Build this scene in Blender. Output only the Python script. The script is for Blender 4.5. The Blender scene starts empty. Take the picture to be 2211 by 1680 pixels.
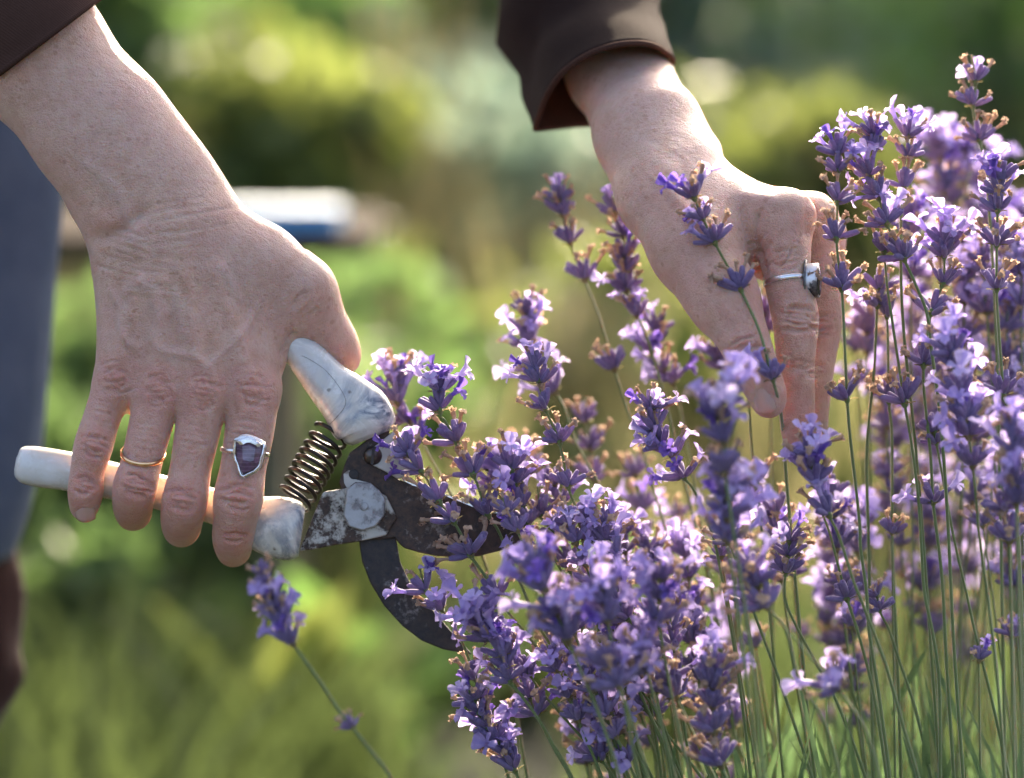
import bpy, math, random
import numpy as np
from mathutils import Vector, Matrix
R = math.radians
sc = bpy.context.scene
C = sc.collection
rng = random.Random(7)
NR = np.random.RandomState(7)

# ------------------------------------------------------------------ camera, sky, sun, exposure
LENS, SENSOR, WIDTH = 85.0, 36.0, 0.41
D = WIDTH * LENS / SENSOR                  # distance to the plane in focus
PITCH = R(10)
A = Vector((0, 0, 0.57))                   # the point the camera looks at
F_ = Vector((0, math.cos(PITCH), -math.sin(PITCH)))
U_ = Vector((0, math.sin(PITCH), math.cos(PITCH)))
X_ = Vector((1, 0, 0))
CAM = A - F_ * D
K = WIDTH / 2211.0                         # metres to one unit of the measuring grid at the plane in focus
cam_data = bpy.data.cameras.new('camera')
cam = bpy.data.objects.new('camera', cam_data); C.objects.link(cam)
cam_data.lens = LENS; cam_data.sensor_width = SENSOR; cam_data.clip_end = 400; cam_data.clip_start = 0.05
cam.location = CAM; cam.rotation_euler = (R(90) - PITCH, 0, 0)
cam_data.dof.use_dof = True; cam_data.dof.focus_distance = D - 0.012; cam_data.dof.aperture_fstop = 3.4
cam_data.dof.aperture_blades = 9
sc.camera = cam

SUN_EL, SUN_AZ = 29, 9                   # azimuth measured from straight behind the subject towards the right
w = bpy.data.worlds.new('World'); sc.world = w; w.use_nodes = True
wn = w.node_tree.nodes; wl = w.node_tree.links
sky = wn.new('ShaderNodeTexSky'); sky.sky_type = 'NISHITA'; sky.sun_disc = False
sky.dust_density = 8.0; sky.air_density = 0.55; sky.ozone_density = 0.6; sky.sun_elevation = R(SUN_EL); sky.sun_rotation = R(SUN_AZ)
bg = wn['Background']; bg.inputs['Strength'].default_value = 0.15
wl.new(sky.outputs[0], bg.inputs['Color'])
sd = bpy.data.lights.new('sun', 'SUN'); sd.energy = 3.4; sd.angle = R(2); sd.color = (1.0, 0.83, 0.60)
sun = bpy.data.objects.new('sun', sd); C.objects.link(sun)
sun.rotation_euler = (-(R(90) - R(SUN_EL)), 0, -R(SUN_AZ)); sun.location = (0, 5, 5)
sc.view_settings.view_transform = 'Standard'; sc.view_settings.look = 'None'
sc.view_settings.exposure = 2.5; sc.view_settings.gamma = 1
sc.render.engine = 'CYCLES'
sc.cycles.use_denoising = True
sc.cycles.max_bounces = 8; sc.cycles.transmission_bounces = 6; sc.cycles.transparent_max_bounces = 6
sc.cycles.caustics_reflective = False; sc.cycles.caustics_refractive = False
sc.cycles.sample_clamp_indirect = 6

def P(x, y, d=0.0):
    """a measured place (grid units) at d metres behind the plane in focus -> world point"""
    s = K * (D + d) / D
    return A + X_ * ((x - 1105.5) * s) + U_ * ((840 - y) * s) + F_ * d

# ------------------------------------------------------------------ helpers
def mat(name):
    m = bpy.data.materials.new(name); m.use_nodes = True
    nt = m.node_tree; nt.nodes.clear()
    out = nt.nodes.new('ShaderNodeOutputMaterial')
    return m, nt, out
def N(nt, kind, **kw):
    n = nt.nodes.new(kind)
    ins = kw.pop('ins', {})
    for k, v in kw.items(): setattr(n, k, v)
    for k, v in ins.items():
        s = n.inputs[k]
        if hasattr(v, 'is_output') and v.is_output: nt.links.new(v, s)
        else: s.default_value = v
    return n
def ramp(nt, fac, stops, interp='LINEAR'):
    r = N(nt, 'ShaderNodeValToRGB'); cr = r.color_ramp; cr.interpolation = interp
    while len(cr.elements) < len(stops): cr.elements.new(0.5)
    for e, (p, c) in zip(cr.elements, stops):
        e.position = p; e.color = (c[0], c[1], c[2], 1) if not isinstance(c, (int, float)) else (c, c, c, 1)
    nt.links.new(fac, r.inputs['Fac'])
    return r.outputs['Color']
def mix(nt, fac, a, b, mode='MIX'):
    n = N(nt, 'ShaderNodeMix', data_type='RGBA', blend_type=mode)
    for i, v in ((0, fac), (6, a), (7, b)):
        s = n.inputs[i]
        if hasattr(v, 'is_output'): nt.links.new(v, s)
        elif i == 0: s.default_value = v
        else: s.default_value = (v[0], v[1], v[2], 1)
    return n.outputs[2]
def math_(nt, op, a, b=0.0):
    n = N(nt, 'ShaderNodeMath', operation=op)
    for i, v in ((0, a), (1, b)):
        if hasattr(v, 'is_output'): nt.links.new(v, n.inputs[i])
        else: n.inputs[i].default_value = v
    return n.outputs[0]
def noise(nt, vec, scale, detail=4, rough=0.55, dist=0.0):
    n = N(nt, 'ShaderNodeTexNoise', ins={'Scale': scale, 'Detail': detail, 'Roughness': rough, 'Distortion': dist})
    if vec is not None: nt.links.new(vec, n.inputs['Vector'])
    return n.outputs['Fac']
def coord(nt, which='Object'):
    return N(nt, 'ShaderNodeTexCoord').outputs[which]
def mapping(nt, vec, scale=(1, 1, 1), rot=(0, 0, 0)):
    return N(nt, 'ShaderNodeMapping', ins={'Vector': vec, 'Scale': scale, 'Rotation': rot}).outputs[0]
def bump(nt, h, strength, dist=0.001, normal=None):
    b = N(nt, 'ShaderNodeBump', ins={'Height': h, 'Strength': strength, 'Distance': dist})
    if normal is not None: nt.links.new(normal, b.inputs['Normal'])
    return b.outputs[0]
def principled(nt, out, **ins):
    p = N(nt, 'ShaderNodeBsdfPrincipled')
    for k, v in ins.items():
        s = p.inputs[k.replace('_', ' ')]
        if hasattr(v, 'is_output'): nt.links.new(v, s)
        else: s.default_value = v
    nt.links.new(p.outputs[0], out.inputs[0])
    return p
def rgba(c): return (c[0], c[1], c[2], 1)

def np_mesh(name, V, Q=None, T=None, mats=(), smooth=True, mi=None):
    me = bpy.data.meshes.new(name)
    V = np.asarray(V, dtype=np.float32)
    loops, starts, totals, n = [], [], [], 0
    for F, k in ((Q, 4), (T, 3)):
        if F is None or len(F) == 0: continue
        F = np.asarray(F, dtype=np.int32).reshape(-1, k)
        loops.append(F.ravel()); starts.append(n + np.arange(len(F)) * k); totals.append(np.full(len(F), k)); n += F.size
    loops = np.concatenate(loops).astype(np.int32); starts = np.concatenate(starts).astype(np.int32); totals = np.concatenate(totals).astype(np.int32)
    me.vertices.add(len(V)); me.vertices.foreach_set('co', V.ravel())
    me.loops.add(len(loops)); me.loops.foreach_set('vertex_index', loops)
    me.polygons.add(len(starts)); me.polygons.foreach_set('loop_start', starts)
    me.polygons.foreach_set('loop_total', totals)
    for m in mats: me.materials.append(m)
    if mi is not None: me.polygons.foreach_set('material_index', np.asarray(mi, dtype=np.int32))
    me.polygons.foreach_set('use_smooth', np.full(len(starts), smooth, dtype=bool))
    me.update(calc_edges=True); me.validate()
    return me
def py_mesh(name, V, Fs, mats=(), smooth=True, mi=None):
    me = bpy.data.meshes.new(name); me.from_pydata([tuple(v) for v in V], [], Fs)
    for m in mats: me.materials.append(m)
    for i, p in enumerate(me.polygons):
        p.use_smooth = smooth
        if mi is not None: p.material_index = mi[i]
    me.update(); return me
def obj(name, me, parent=None, **props):
    o = bpy.data.objects.new(name, me); C.objects.link(o)
    if parent is not None: o.parent = parent
    for k, v in props.items(): o[k] = v
    return o
def empty(name, loc, **props):
    o = bpy.data.objects.new(name, None); C.objects.link(o); o.location = loc; o.empty_display_size = 0.02
    for k, v in props.items(): o[k] = v
    return o
def bevel(o, width, seg=2):
    m = o.modifiers.new('bevel', 'BEVEL'); m.width = width; m.segments = seg; m.limit_method = 'ANGLE'; m.angle_limit = R(35)
    return o
def catmull(pts, n):
    """smooth curve through points (rows of any width), n samples to a span"""
    p = np.asarray(pts, dtype=float)
    if len(p) == 2:
        t = np.linspace(0, 1, n + 1)[:, None]; return p[0] * (1 - t) + p[1] * t
    q = np.vstack([2 * p[0] - p[1], p, 2 * p[-1] - p[-2]]); out = []
    for i in range(1, len(q) - 2):
        t = np.linspace(0, 1, n, endpoint=False)[:, None]
        a, b, c, d = q[i - 1], q[i], q[i + 1], q[i + 2]
        out.append(0.5 * ((2 * b) + (c - a) * t + (2 * a - 5 * b + 4 * c - d) * t ** 2 + (3 * b - a - 3 * c + d) * t ** 3))
    out.append(p[-1:]); return np.vstack(out)
def frames(pts):
    p = np.asarray(pts, dtype=float)
    t = np.gradient(p, axis=0); t /= np.linalg.norm(t, axis=1)[:, None] + 1e-12
    ref = np.array([0.13, -0.97, 0.2]); n = []
    v = ref - t[0] * ref.dot(t[0]); v /= np.linalg.norm(v)
    for i in range(len(p)):
        v = v - t[i] * v.dot(t[i]); v /= np.linalg.norm(v); n.append(v.copy())
    n = np.array(n); return t, n, np.cross(t, n)
def tube(pts, rad, seg=8, caps=True, flat=1.0, power=None):
    """verts and quads/tris of a tube round a path; flat squeezes it along the second axis"""
    p = np.asarray(pts, dtype=float); m = len(p)
    rad = np.broadcast_to(np.asarray(rad, dtype=float), (m,))
    t, n, b = frames(p)
    a = np.linspace(0, 2 * math.pi, seg, endpoint=False)
    V = p[:, None, :] + rad[:, None, None] * (np.cos(a)[None, :, None] * n[:, None, :] + flat * np.sin(a)[None, :, None] * b[:, None, :])
    V = V.reshape(-1, 3)
    i = np.arange(m - 1)[:, None] * seg; j = np.arange(seg)[None, :]; j2 = (j + 1) % seg
    Q = np.stack([i + j, i + j2, i + seg + j2, i + seg + j], -1).reshape(-1, 4)
    T = []
    if caps:
        V = np.vstack([V, p[:1], p[-1:]]); c0, c1 = m * seg, m * seg + 1
        for k in range(seg):
            T.append((c0, (k + 1) % seg, k)); T.append((c1, (m - 1) * seg + k, (m - 1) * seg + (k + 1) % seg))
    return V, Q, np.array(T, dtype=int).reshape(-1, 3)
class Acc:
    """collects pieces of one mesh"""
    def __init__(s): s.V, s.Q, s.T, s.mq, s.mt, s.n = [], [], [], [], [], 0
    def add(s, V, Q=None, T=None, m=0):
        s.V.append(np.asarray(V, dtype=float).reshape(-1, 3))
        if Q is not None and len(Q): s.Q.append(np.asarray(Q) + s.n); s.mq += [m] * len(Q)
        if T is not None and len(T): s.T.append(np.asarray(T) + s.n); s.mt += [m] * len(T)
        s.n += len(s.V[-1])
    def mesh(s, name, mats, smooth=True):
        return np_mesh(name, np.vstack(s.V), np.vstack(s.Q) if s.Q else None, np.vstack(s.T) if s.T else None, mats, smooth, s.mq + s.mt)
def prism(poly, d0, d1):
    """a plate: outline in grid units, from d0 to d1 metres"""
    n = len(poly)
    V = [P(x, y, d0) for x, y in poly] + [P(x, y, d1) for x, y in poly]
    Fs = [list(range(n))[::-1], list(range(n, 2 * n))] + [[i, (i + 1) % n, n + (i + 1) % n, n + i] for i in range(n)]
    return V, Fs
# ------------------------------------------------------------------ materials
def skin_mat():
    m, nt, out = mat('skin')
    co = coord(nt)
    at = N(nt, 'ShaderNodeAttribute', attribute_name='tone')
    sep = N(nt, 'ShaderNodeSeparateColor'); nt.links.new(at.outputs['Color'], sep.inputs[0])
    red, pale, fold = sep.outputs[0], sep.outputs[1], sep.outputs[2]
    big = noise(nt, co, 38, 5, 0.6); mid = noise(nt, co, 170, 4, 0.62); fine = noise(nt, co, 620, 3, 0.6)
    c = ramp(nt, mid, [(0.28, (0.53, 0.315, 0.205)), (0.5, (0.65, 0.425, 0.31)), (0.72, (0.715, 0.505, 0.385))])
    c = mix(nt, ramp(nt, big, [(0.35, 0.0), (0.7, 0.75)]), c, (0.63, 0.375, 0.29))
    # freckles and sun spots
    fr = N(nt, 'ShaderNodeTexVoronoi', ins={'Scale': 260, 'Randomness': 1.0}); nt.links.new(co, fr.inputs['Vector'])
    frm = ramp(nt, math_(nt, 'ADD', fr.outputs['Distance'], math_(nt, 'MULTIPLY', noise(nt, co, 95, 3), 0.85)), [(0.50, 0.75), (0.64, 0.0)])
    c = mix(nt, math_(nt, 'MULTIPLY', frm, 0.68), c, (0.40, 0.19, 0.105))
    c = mix(nt, ramp(nt, noise(nt, co, 55, 3, 0.5), [(0.60, 0.0), (0.72, 0.25)]), c, (0.45, 0.25, 0.155))
    c = mix(nt, math_(nt, 'MULTIPLY', math_(nt, 'MULTIPLY', red, ramp(nt, mid, [(0.3, 1.0), (0.7, 0.55)])), 0.75), c, (0.62, 0.27, 0.21))
    c = mix(nt, math_(nt, 'MULTIPLY', pale, 0.5), c, (0.60, 0.46, 0.40))
    # relief: small polygons and lines of the skin
    v1 = N(nt, 'ShaderNodeTexVoronoi', feature='DISTANCE_TO_EDGE', ins={'Scale': 900})
    nt.links.new(N(nt, 'ShaderNodeVectorMath', operation='ADD', ins={0: mapping(nt, co, (1.0, 1.5, 1.0), (0, 0, R(25))), 1: N(nt, 'ShaderNodeVectorMath', operation='SCALE', ins={0: N(nt, 'ShaderNodeTexNoise', ins={'Scale': 300.0, 'Vector': co}).outputs['Color'], 'Scale': 0.0016}).outputs[0]}).outputs[0], v1.inputs['Vector'])
    lines = ramp(nt, v1.outputs['Distance'], [(0.0, 0.0), (0.22, 1.0)])
    w1 = noise(nt, mapping(nt, co, (300, 1050, 400), (0, 0, R(-18))), 1.0, 4, 0.6, 0.6)
    h = math_(nt, 'ADD', math_(nt, 'MULTIPLY', lines, 0.4), math_(nt, 'MULTIPLY', w1, 1.9))
    h = math_(nt, 'ADD', h, math_(nt, 'MULTIPLY', fine, 0.3))
    c = mix(nt, math_(nt, 'MULTIPLY', ramp(nt, w1, [(0.34, 1.0), (0.50, 0.0)]), 0.38), c, (0.50, 0.27, 0.185))
    b = bump(nt, h, 0.85, 0.0007)
    p = principled(nt, out, Base_Color=c, Roughness=0.46, Normal=b, Subsurface_Weight=1.0, Subsurface_Scale=0.0030)
    p.inputs['Subsurface Radius'].default_value = (1.0, 0.28, 0.12)
    p.inputs['Specular IOR Level'].default_value = 0.42
    return m
def nail_mat():
    m, nt, out = mat('nail')
    p = principled(nt, out, Base_Color=rgba((0.60, 0.33, 0.26)), Roughness=0.25, Subsurface_Weight=0.8, Subsurface_Scale=0.003)
    p.inputs['Subsurface Radius'].default_value = (1, .4, .25); return m
def cloth_mat(name, c0, c1, scale, sheen=0.25, rough=0.9, twill=True):
    m, nt, out = mat(name); co = coord(nt)
    n1 = noise(nt, co, 30, 5, 0.6); n2 = noise(nt, co, 900, 2)
    c = mix(nt, ramp(nt, n1, [(0.3, 0.0), (0.7, 1.0)]), c0, c1)
    wv = N(nt, 'ShaderNodeTexWave', bands_direction='DIAGONAL', ins={'Scale': scale, 'Distortion': 1.0, 'Detail': 2.0}); nt.links.new(co, wv.inputs['Vector'])
    h = math_(nt, 'ADD', math_(nt, 'MULTIPLY', wv.outputs['Fac'], 0.7), n2)
    c = mix(nt, math_(nt, 'MULTIPLY', h, 0.25), c, tuple(x * 1.5 for x in c1))
    p = principled(nt, out, Base_Color=c, Roughness=rough, Normal=bump(nt, h, 0.5, 0.0003), Sheen_Weight=sheen)
    p.inputs['Sheen Roughness'].default_value = 0.4
    p.inputs['Specular IOR Level'].default_value = 0.02
    return m
def leafy(name, c0, c1, trans=0.4, scale=8, rough=0.5, tcol=None):
    """thin plant tissue: lit from the front and shining through from behind"""
    m, nt, out = mat(name); co = coord(nt)
    oi = N(nt, 'ShaderNodeObjectInfo')
    f = noise(nt, co, scale, 4, 0.6)
    c = mix(nt, ramp(nt, f, [(0.3, 0.0), (0.7, 1.0)]), c0, c1)
    hsv = N(nt, 'ShaderNodeHueSaturation', ins={'Color': c, 'Value': math_(nt, 'ADD', 0.85, math_(nt, 'MULTIPLY', oi.outputs['Random'], 0.3))})
    c = hsv.outputs[0]
    p = N(nt, 'ShaderNodeBsdfPrincipled', ins={'Base Color': c, 'Roughness': rough})
    p.inputs['Specular IOR Level'].default_value = 0.25
    tc = c if tcol is None else mix(nt, 0.6, c, tcol)
    t = N(nt, 'ShaderNodeBsdfTranslucent', ins={'Color': tc})
    s = N(nt, 'ShaderNodeMixShader', ins={'Fac': trans, 1: p.outputs[0], 2: t.outputs[0]})
    nt.links.new(s.outputs[0], out.inputs[0])
    return m
M = {}
M['skin'] = skin_mat(); M['nail'] = nail_mat()
M['brown'] = cloth_mat('brown_twill', (0.042, 0.0225, 0.0165), (0.058, 0.032, 0.024), 420, 0.0)
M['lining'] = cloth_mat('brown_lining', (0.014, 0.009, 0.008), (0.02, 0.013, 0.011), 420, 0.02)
M['trouser'] = cloth_mat('brown_trouser', (0.024, 0.012, 0.010), (0.036, 0.019, 0.016), 300, 0.15)
M['denim'] = cloth_mat('denim', (0.034, 0.052, 0.088), (0.075, 0.100, 0.142), 260, 0.15)
def stem_mat():
    m, nt, out = mat('lavender_stem'); co = coord(nt)
    f = noise(nt, co, 60, 3); g = noise(nt, co, 2600, 2)
    c = mix(nt, ramp(nt, f, [(0.3, 0.0), (0.7, 1.0)]), (0.078, 0.125, 0.020), (0.115, 0.160, 0.032))
    c = mix(nt, ramp(nt, g, [(0.55, 0.0), (0.7, 0.6)]), c, (0.22, 0.27, 0.11))  # pale specks paint small glints into the stem colour
    p = principled(nt, out, Base_Color=c, Roughness=0.6, Sheen_Weight=0.4, Normal=bump(nt, g, 0.5, 0.0002), Subsurface_Weight=0.25, Subsurface_Scale=0.002)
    return m
def calyx_mat():
    m, nt, out = mat('lavender_calyx'); gen = coord(nt, 'Generated'); co = coord(nt)
    z = N(nt, 'ShaderNodeSeparateXYZ'); nt.links.new(gen, z.inputs[0])
    oi = N(nt, 'ShaderNodeObjectInfo')
    f = noise(nt, co, 900, 3)
    c = mix(nt, oi.outputs['Random'], (0.155, 0.115, 0.255), (0.240, 0.185, 0.340))
    c = mix(nt, ramp(nt, f, [(0.35, 0.0), (0.75, 0.6)]), c, (0.36, 0.30, 0.48))
    p = N(nt, 'ShaderNodeBsdfPrincipled', ins={'Base Color': c, 'Roughness': 0.7, 'Normal': bump(nt, f, 0.6, 0.0003), 'Sheen Weight': 0.9})
    p.inputs['Sheen Tint'].default_value = (0.75, 0.68, 0.95, 1); p.inputs['Sheen Roughness'].default_value = 0.35
    t = N(nt, 'ShaderNodeBsdfTranslucent', ins={'Color': mix(nt, 0.5, c, (0.42, 0.22, 0.46))})
    s = N(nt, 'ShaderNodeMixShader', ins={'Fac': 0.36, 1: p.outputs[0], 2: t.outputs[0]})
    nt.links.new(s.outputs[0], out.inputs[0]); return m
M['stem'] = stem_mat(); M['calyx'] = calyx_mat()
M['petal'] = leafy('lavender_petal', (0.39, 0.305, 0.62), (0.54, 0.44, 0.76), 0.5, 420, 0.5)
M['petal_pale'] = leafy('lavender_petal_pale', (0.52, 0.43, 0.72), (0.66, 0.57, 0.82), 0.5, 420, 0.5)
M['petal_deep'] = leafy('lavender_petal_deep', (0.17, 0.10, 0.44), (0.26, 0.17, 0.55), 0.45, 420, 0.5)
M['dry'] = leafy('withered_petal', (0.42, 0.27, 0.17), (0.62, 0.46, 0.33), 0.35, 700, 0.8)
M['bract'] = leafy('bract', (0.24, 0.17, 0.075), (0.26, 0.24, 0.12), 0.35, 500, 0.8)
M['lav_leaf'] = leafy('lavender_leaf', (0.075, 0.135, 0.05), (0.13, 0.20, 0.085), 0.35, 30, 0.6)
M['grass'] = leafy('grass_blades', (0.016, 0.032, 0.013), (0.058, 0.082, 0.030), 0.4, 2.6, 0.5, (0.11, 0.15, 0.04))
M['straw'] = leafy('dry_grass', (0.28, 0.25, 0.11), (0.40, 0.35, 0.17), 0.4, 3, 0.7)
M['bush_dark'] = leafy('leaf_dark', (0.085, 0.145, 0.055), (0.14, 0.20, 0.080), 0.55, 2, 0.4, (0.14, 0.24, 0.06))
M['bush_mid'] = leafy('leaf_mid', (0.085, 0.155, 0.060), (0.14, 0.22, 0.085), 0.5, 2, 0.4, (0.13, 0.25, 0.04))
M['bush_lime'] = leafy('leaf_lime', (0.10, 0.135, 0.040), (0.16, 0.195, 0.060), 0.5, 2, 0.45, (0.24, 0.28, 0.06))
M['bush_blue'] = leafy('leaf_bluish', (0.18, 0.26, 0.19), (0.28, 0.37, 0.30), 0.5, 2, 0.4)
def simple(name, c0, c1, scale, rough=0.7, metal=0.0, b=0.4, bd=0.003, spec=0.5):
    m, nt, out = mat(name); co = coord(nt); f = noise(nt, co, scale, 6, 0.62)
    principled(nt, out, Base_Color=mix(nt, ramp(nt, f, [(0.3, 0.0), (0.7, 1.0)]), c0, c1), Roughness=rough, Metallic=metal, Normal=bump(nt, f, b, bd), Specular_IOR_Level=spec); return m
M['soil'] = simple('ground_soil', (0.018, 0.020, 0.012), (0.045, 0.045, 0.026), 3.0, 0.95, 0, 0.8, 0.03)
M['bark'] = simple('bark', (0.040, 0.034, 0.032), (0.085, 0.070, 0.062), 14, 0.95, 0, 0.9, 0.02)
M['wood_old'] = simple('weathered_wood', (0.028, 0.023, 0.019), (0.06, 0.047, 0.036), 18, 0.95, 0, 0.6, 0.004, 0.03)
M['wood_pale'] = simple('grey_wood', (0.10, 0.09, 0.06), (0.17, 0.15, 0.10), 18, 0.95, 0, 0.6, 0.004, 0.05)
M['blue_plastic'] = simple('blue_plastic', (0.06, 0.34, 0.68), (0.09, 0.42, 0.76), 6, 0.35)
M['white_plastic'] = simple('white_plastic', (0.34, 0.42, 0.46), (0.42, 0.48, 0.52), 6, 0.6, 0, 0.2, 0.003, 0.15)
M['pale_blue'] = simple('pale_blue_paint', (0.30, 0.42, 0.48), (0.42, 0.53, 0.58), 3, 0.6)
M['leather'] = simple('boot_leather', (0.04, 0.025, 0.018), (0.07, 0.045, 0.03), 40, 0.6)
def marbled():
    m, nt, out = mat('marbled_handle'); co = coord(nt)
    n1 = noise(nt, co, 26, 6, 0.62, 2.4); n2 = noise(nt, co, 60, 6, 0.65, 1.8); n3 = noise(nt, co, 900, 3)
    vein = ramp(nt, n1, [(0.40, 0.0), (0.485, 1.0), (0.53, 0.85), (0.64, 0.0)])
    at = N(nt, 'ShaderNodeAttribute', attribute_name='stain')
    c = mix(nt, ramp(nt, n2, [(0.35, 0.0), (0.65, 1.0)]), (0.60, 0.56, 0.46), (0.72, 0.70, 0.64))
    c = mix(nt, math_(nt, 'MULTIPLY', math_(nt, 'MULTIPLY', vein, at.outputs['Fac']), ramp(nt, n2, [(0.35, 0.25), (0.6, 1.0)])), c, (0.070, 0.095, 0.135))
    v = N(nt, 'ShaderNodeTexVoronoi', ins={'Scale': 130.0}); nt.links.new(co, v.inputs['Vector'])
    dirt = ramp(nt, math_(nt, 'ADD', v.outputs['Distance'], math_(nt, 'MULTIPLY', noise(nt, co, 90, 3), 0.9)), [(0.46, 1.0), (0.53, 0.0)])
    c = mix(nt, math_(nt, 'MULTIPLY', dirt, 0.75), c, (0.13, 0.09, 0.05))
    p = principled(nt, out, Base_Color=c, Roughness=ramp(nt, n2, [(0.3, 0.18), (0.7, 0.36)]), Normal=bump(nt, n3, 0.08, 0.0003), Subsurface_Weight=0.15, Subsurface_Scale=0.002)
    p.inputs['Coat Weight'].default_value = 0.3
    return m
def rusty(name, dark, lightc, rust, cover, metal=0.6, seed=0.0):
    m, nt, out = mat(name)
    co = N(nt, 'ShaderNodeMapping', ins={'Vector': coord(nt), 'Location': (seed, seed * .7, 0)}).outputs[0]
    n1 = noise(nt, co, 150, 8, 0.72); n2 = noise(nt, co, 420, 5, 0.7); n3 = noise(nt, co, 45, 5, 0.6)
    k = math_(nt, 'ADD', math_(nt, 'MULTIPLY', n1, 0.6), math_(nt, 'MULTIPLY', n3, 0.4))
    msk = ramp(nt, k, [(cover - 0.035, 0.0), (cover + 0.03, 1.0)])
    base = mix(nt, ramp(nt, n2, [(0.35, 0.0), (0.65, 1.0)]), dark, rust)
    c = mix(nt, msk, base, mix(nt, n2, lightc, tuple(x * 0.75 for x in lightc)))
    h = math_(nt, 'ADD', math_(nt, 'MULTIPLY', msk, 0.6), n2)
    p = principled(nt, out, Base_Color=c, Roughness=ramp(nt, n1, [(0.3, 0.62), (0.7, 0.38)]), Metallic=metal, Normal=bump(nt, h, 0.45, 0.0004))
    return m
M['marble'] = marbled()
M['silver_worn'] = rusty('worn_silver', (0.05, 0.05, 0.055), (0.80, 0.79, 0.77), (0.22, 0.21, 0.20), 0.47, 1.0, 1.7)
M['seam'] = simple('seam', (0.16, 0.14, 0.11), (0.24, 0.21, 0.17), 200, 0.6)
M['plate'] = rusty('speckled_plate', (0.022, 0.016, 0.012), (0.46, 0.43, 0.36), (0.075, 0.042, 0.024), 0.50, 0.35)
M['blade'] = rusty('dark_blade', (0.026, 0.020, 0.017), (0.26, 0.22, 0.185), (0.075, 0.044, 0.028), 0.585, 0.45, 3.1)
M['hook'] = rusty('black_hook', (0.020, 0.021, 0.023), (0.22, 0.21, 0.20), (0.045, 0.036, 0.030), 0.595, 0.5, 5.3)
M['lever'] = rusty('worn_lever', (0.04, 0.03, 0.022), (0.50, 0.47, 0.41), (0.15, 0.10, 0.06), 0.43, 0.4, 8.8)
M['nut'] = rusty('grey_nut', (0.14, 0.14, 0.14), (0.38, 0.38, 0.37), (0.22, 0.21, 0.20), 0.48, 0.75, 2.2)
M['spring'] = simple('spring_steel', (0.022, 0.019, 0.018), (0.055, 0.045, 0.040), 120, 0.33, 0.8, 0.2, 0.0003)
M['steel_dark'] = simple('dark_steel', (0.06, 0.05, 0.045), (0.12, 0.105, 0.095), 200, 0.35, 0.85, 0.3, 0.0003)
M['gold'] = simple('gold', (0.80, 0.52, 0.27), (0.90, 0.62, 0.36), 90, 0.2, 1.0, 0.1, 0.0002)
M['silver'] = simple('silver', (0.62, 0.61, 0.59), (0.86, 0.85, 0.83), 260, 0.22, 1.0, 0.5, 0.0004)
M['oxid'] = simple('oxidised_silver', (0.06, 0.06, 0.06), (0.30, 0.29, 0.28), 300, 0.35, 1.0, 0.4, 0.0003)
M['onyx'] = simple('dark_stone', (0.008, 0.012, 0.014), (0.015, 0.022, 0.024), 30, 0.12)
def amethyst():
    m, nt, out = mat('amethyst'); co = coord(nt)
    wv = N(nt, 'ShaderNodeTexWave', bands_direction='Z', ins={'Scale': 190.0, 'Distortion': 3.0, 'Detail': 3.0}); nt.links.new(co, wv.inputs['Vector'])
    c = mix(nt, ramp(nt, noise(nt, co, 160, 4), [(0.35, 0.0), (0.65, 1.0)]), (0.040, 0.018, 0.036), (0.15, 0.085, 0.14))
    c = mix(nt, ramp(nt, wv.outputs['Fac'], [(0.75, 0.0), (0.95, 0.25)]), c, (0.32, 0.22, 0.30))
    p = principled(nt, out, Base_Color=c, Roughness=0.08, Normal=bump(nt, noise(nt, co, 260, 3), 0.5, 0.0006), Subsurface_Weight=0.0)
    p.inputs['Coat Weight'].default_value = 0.6
    return m
M['amethyst'] = amethyst()
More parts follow.
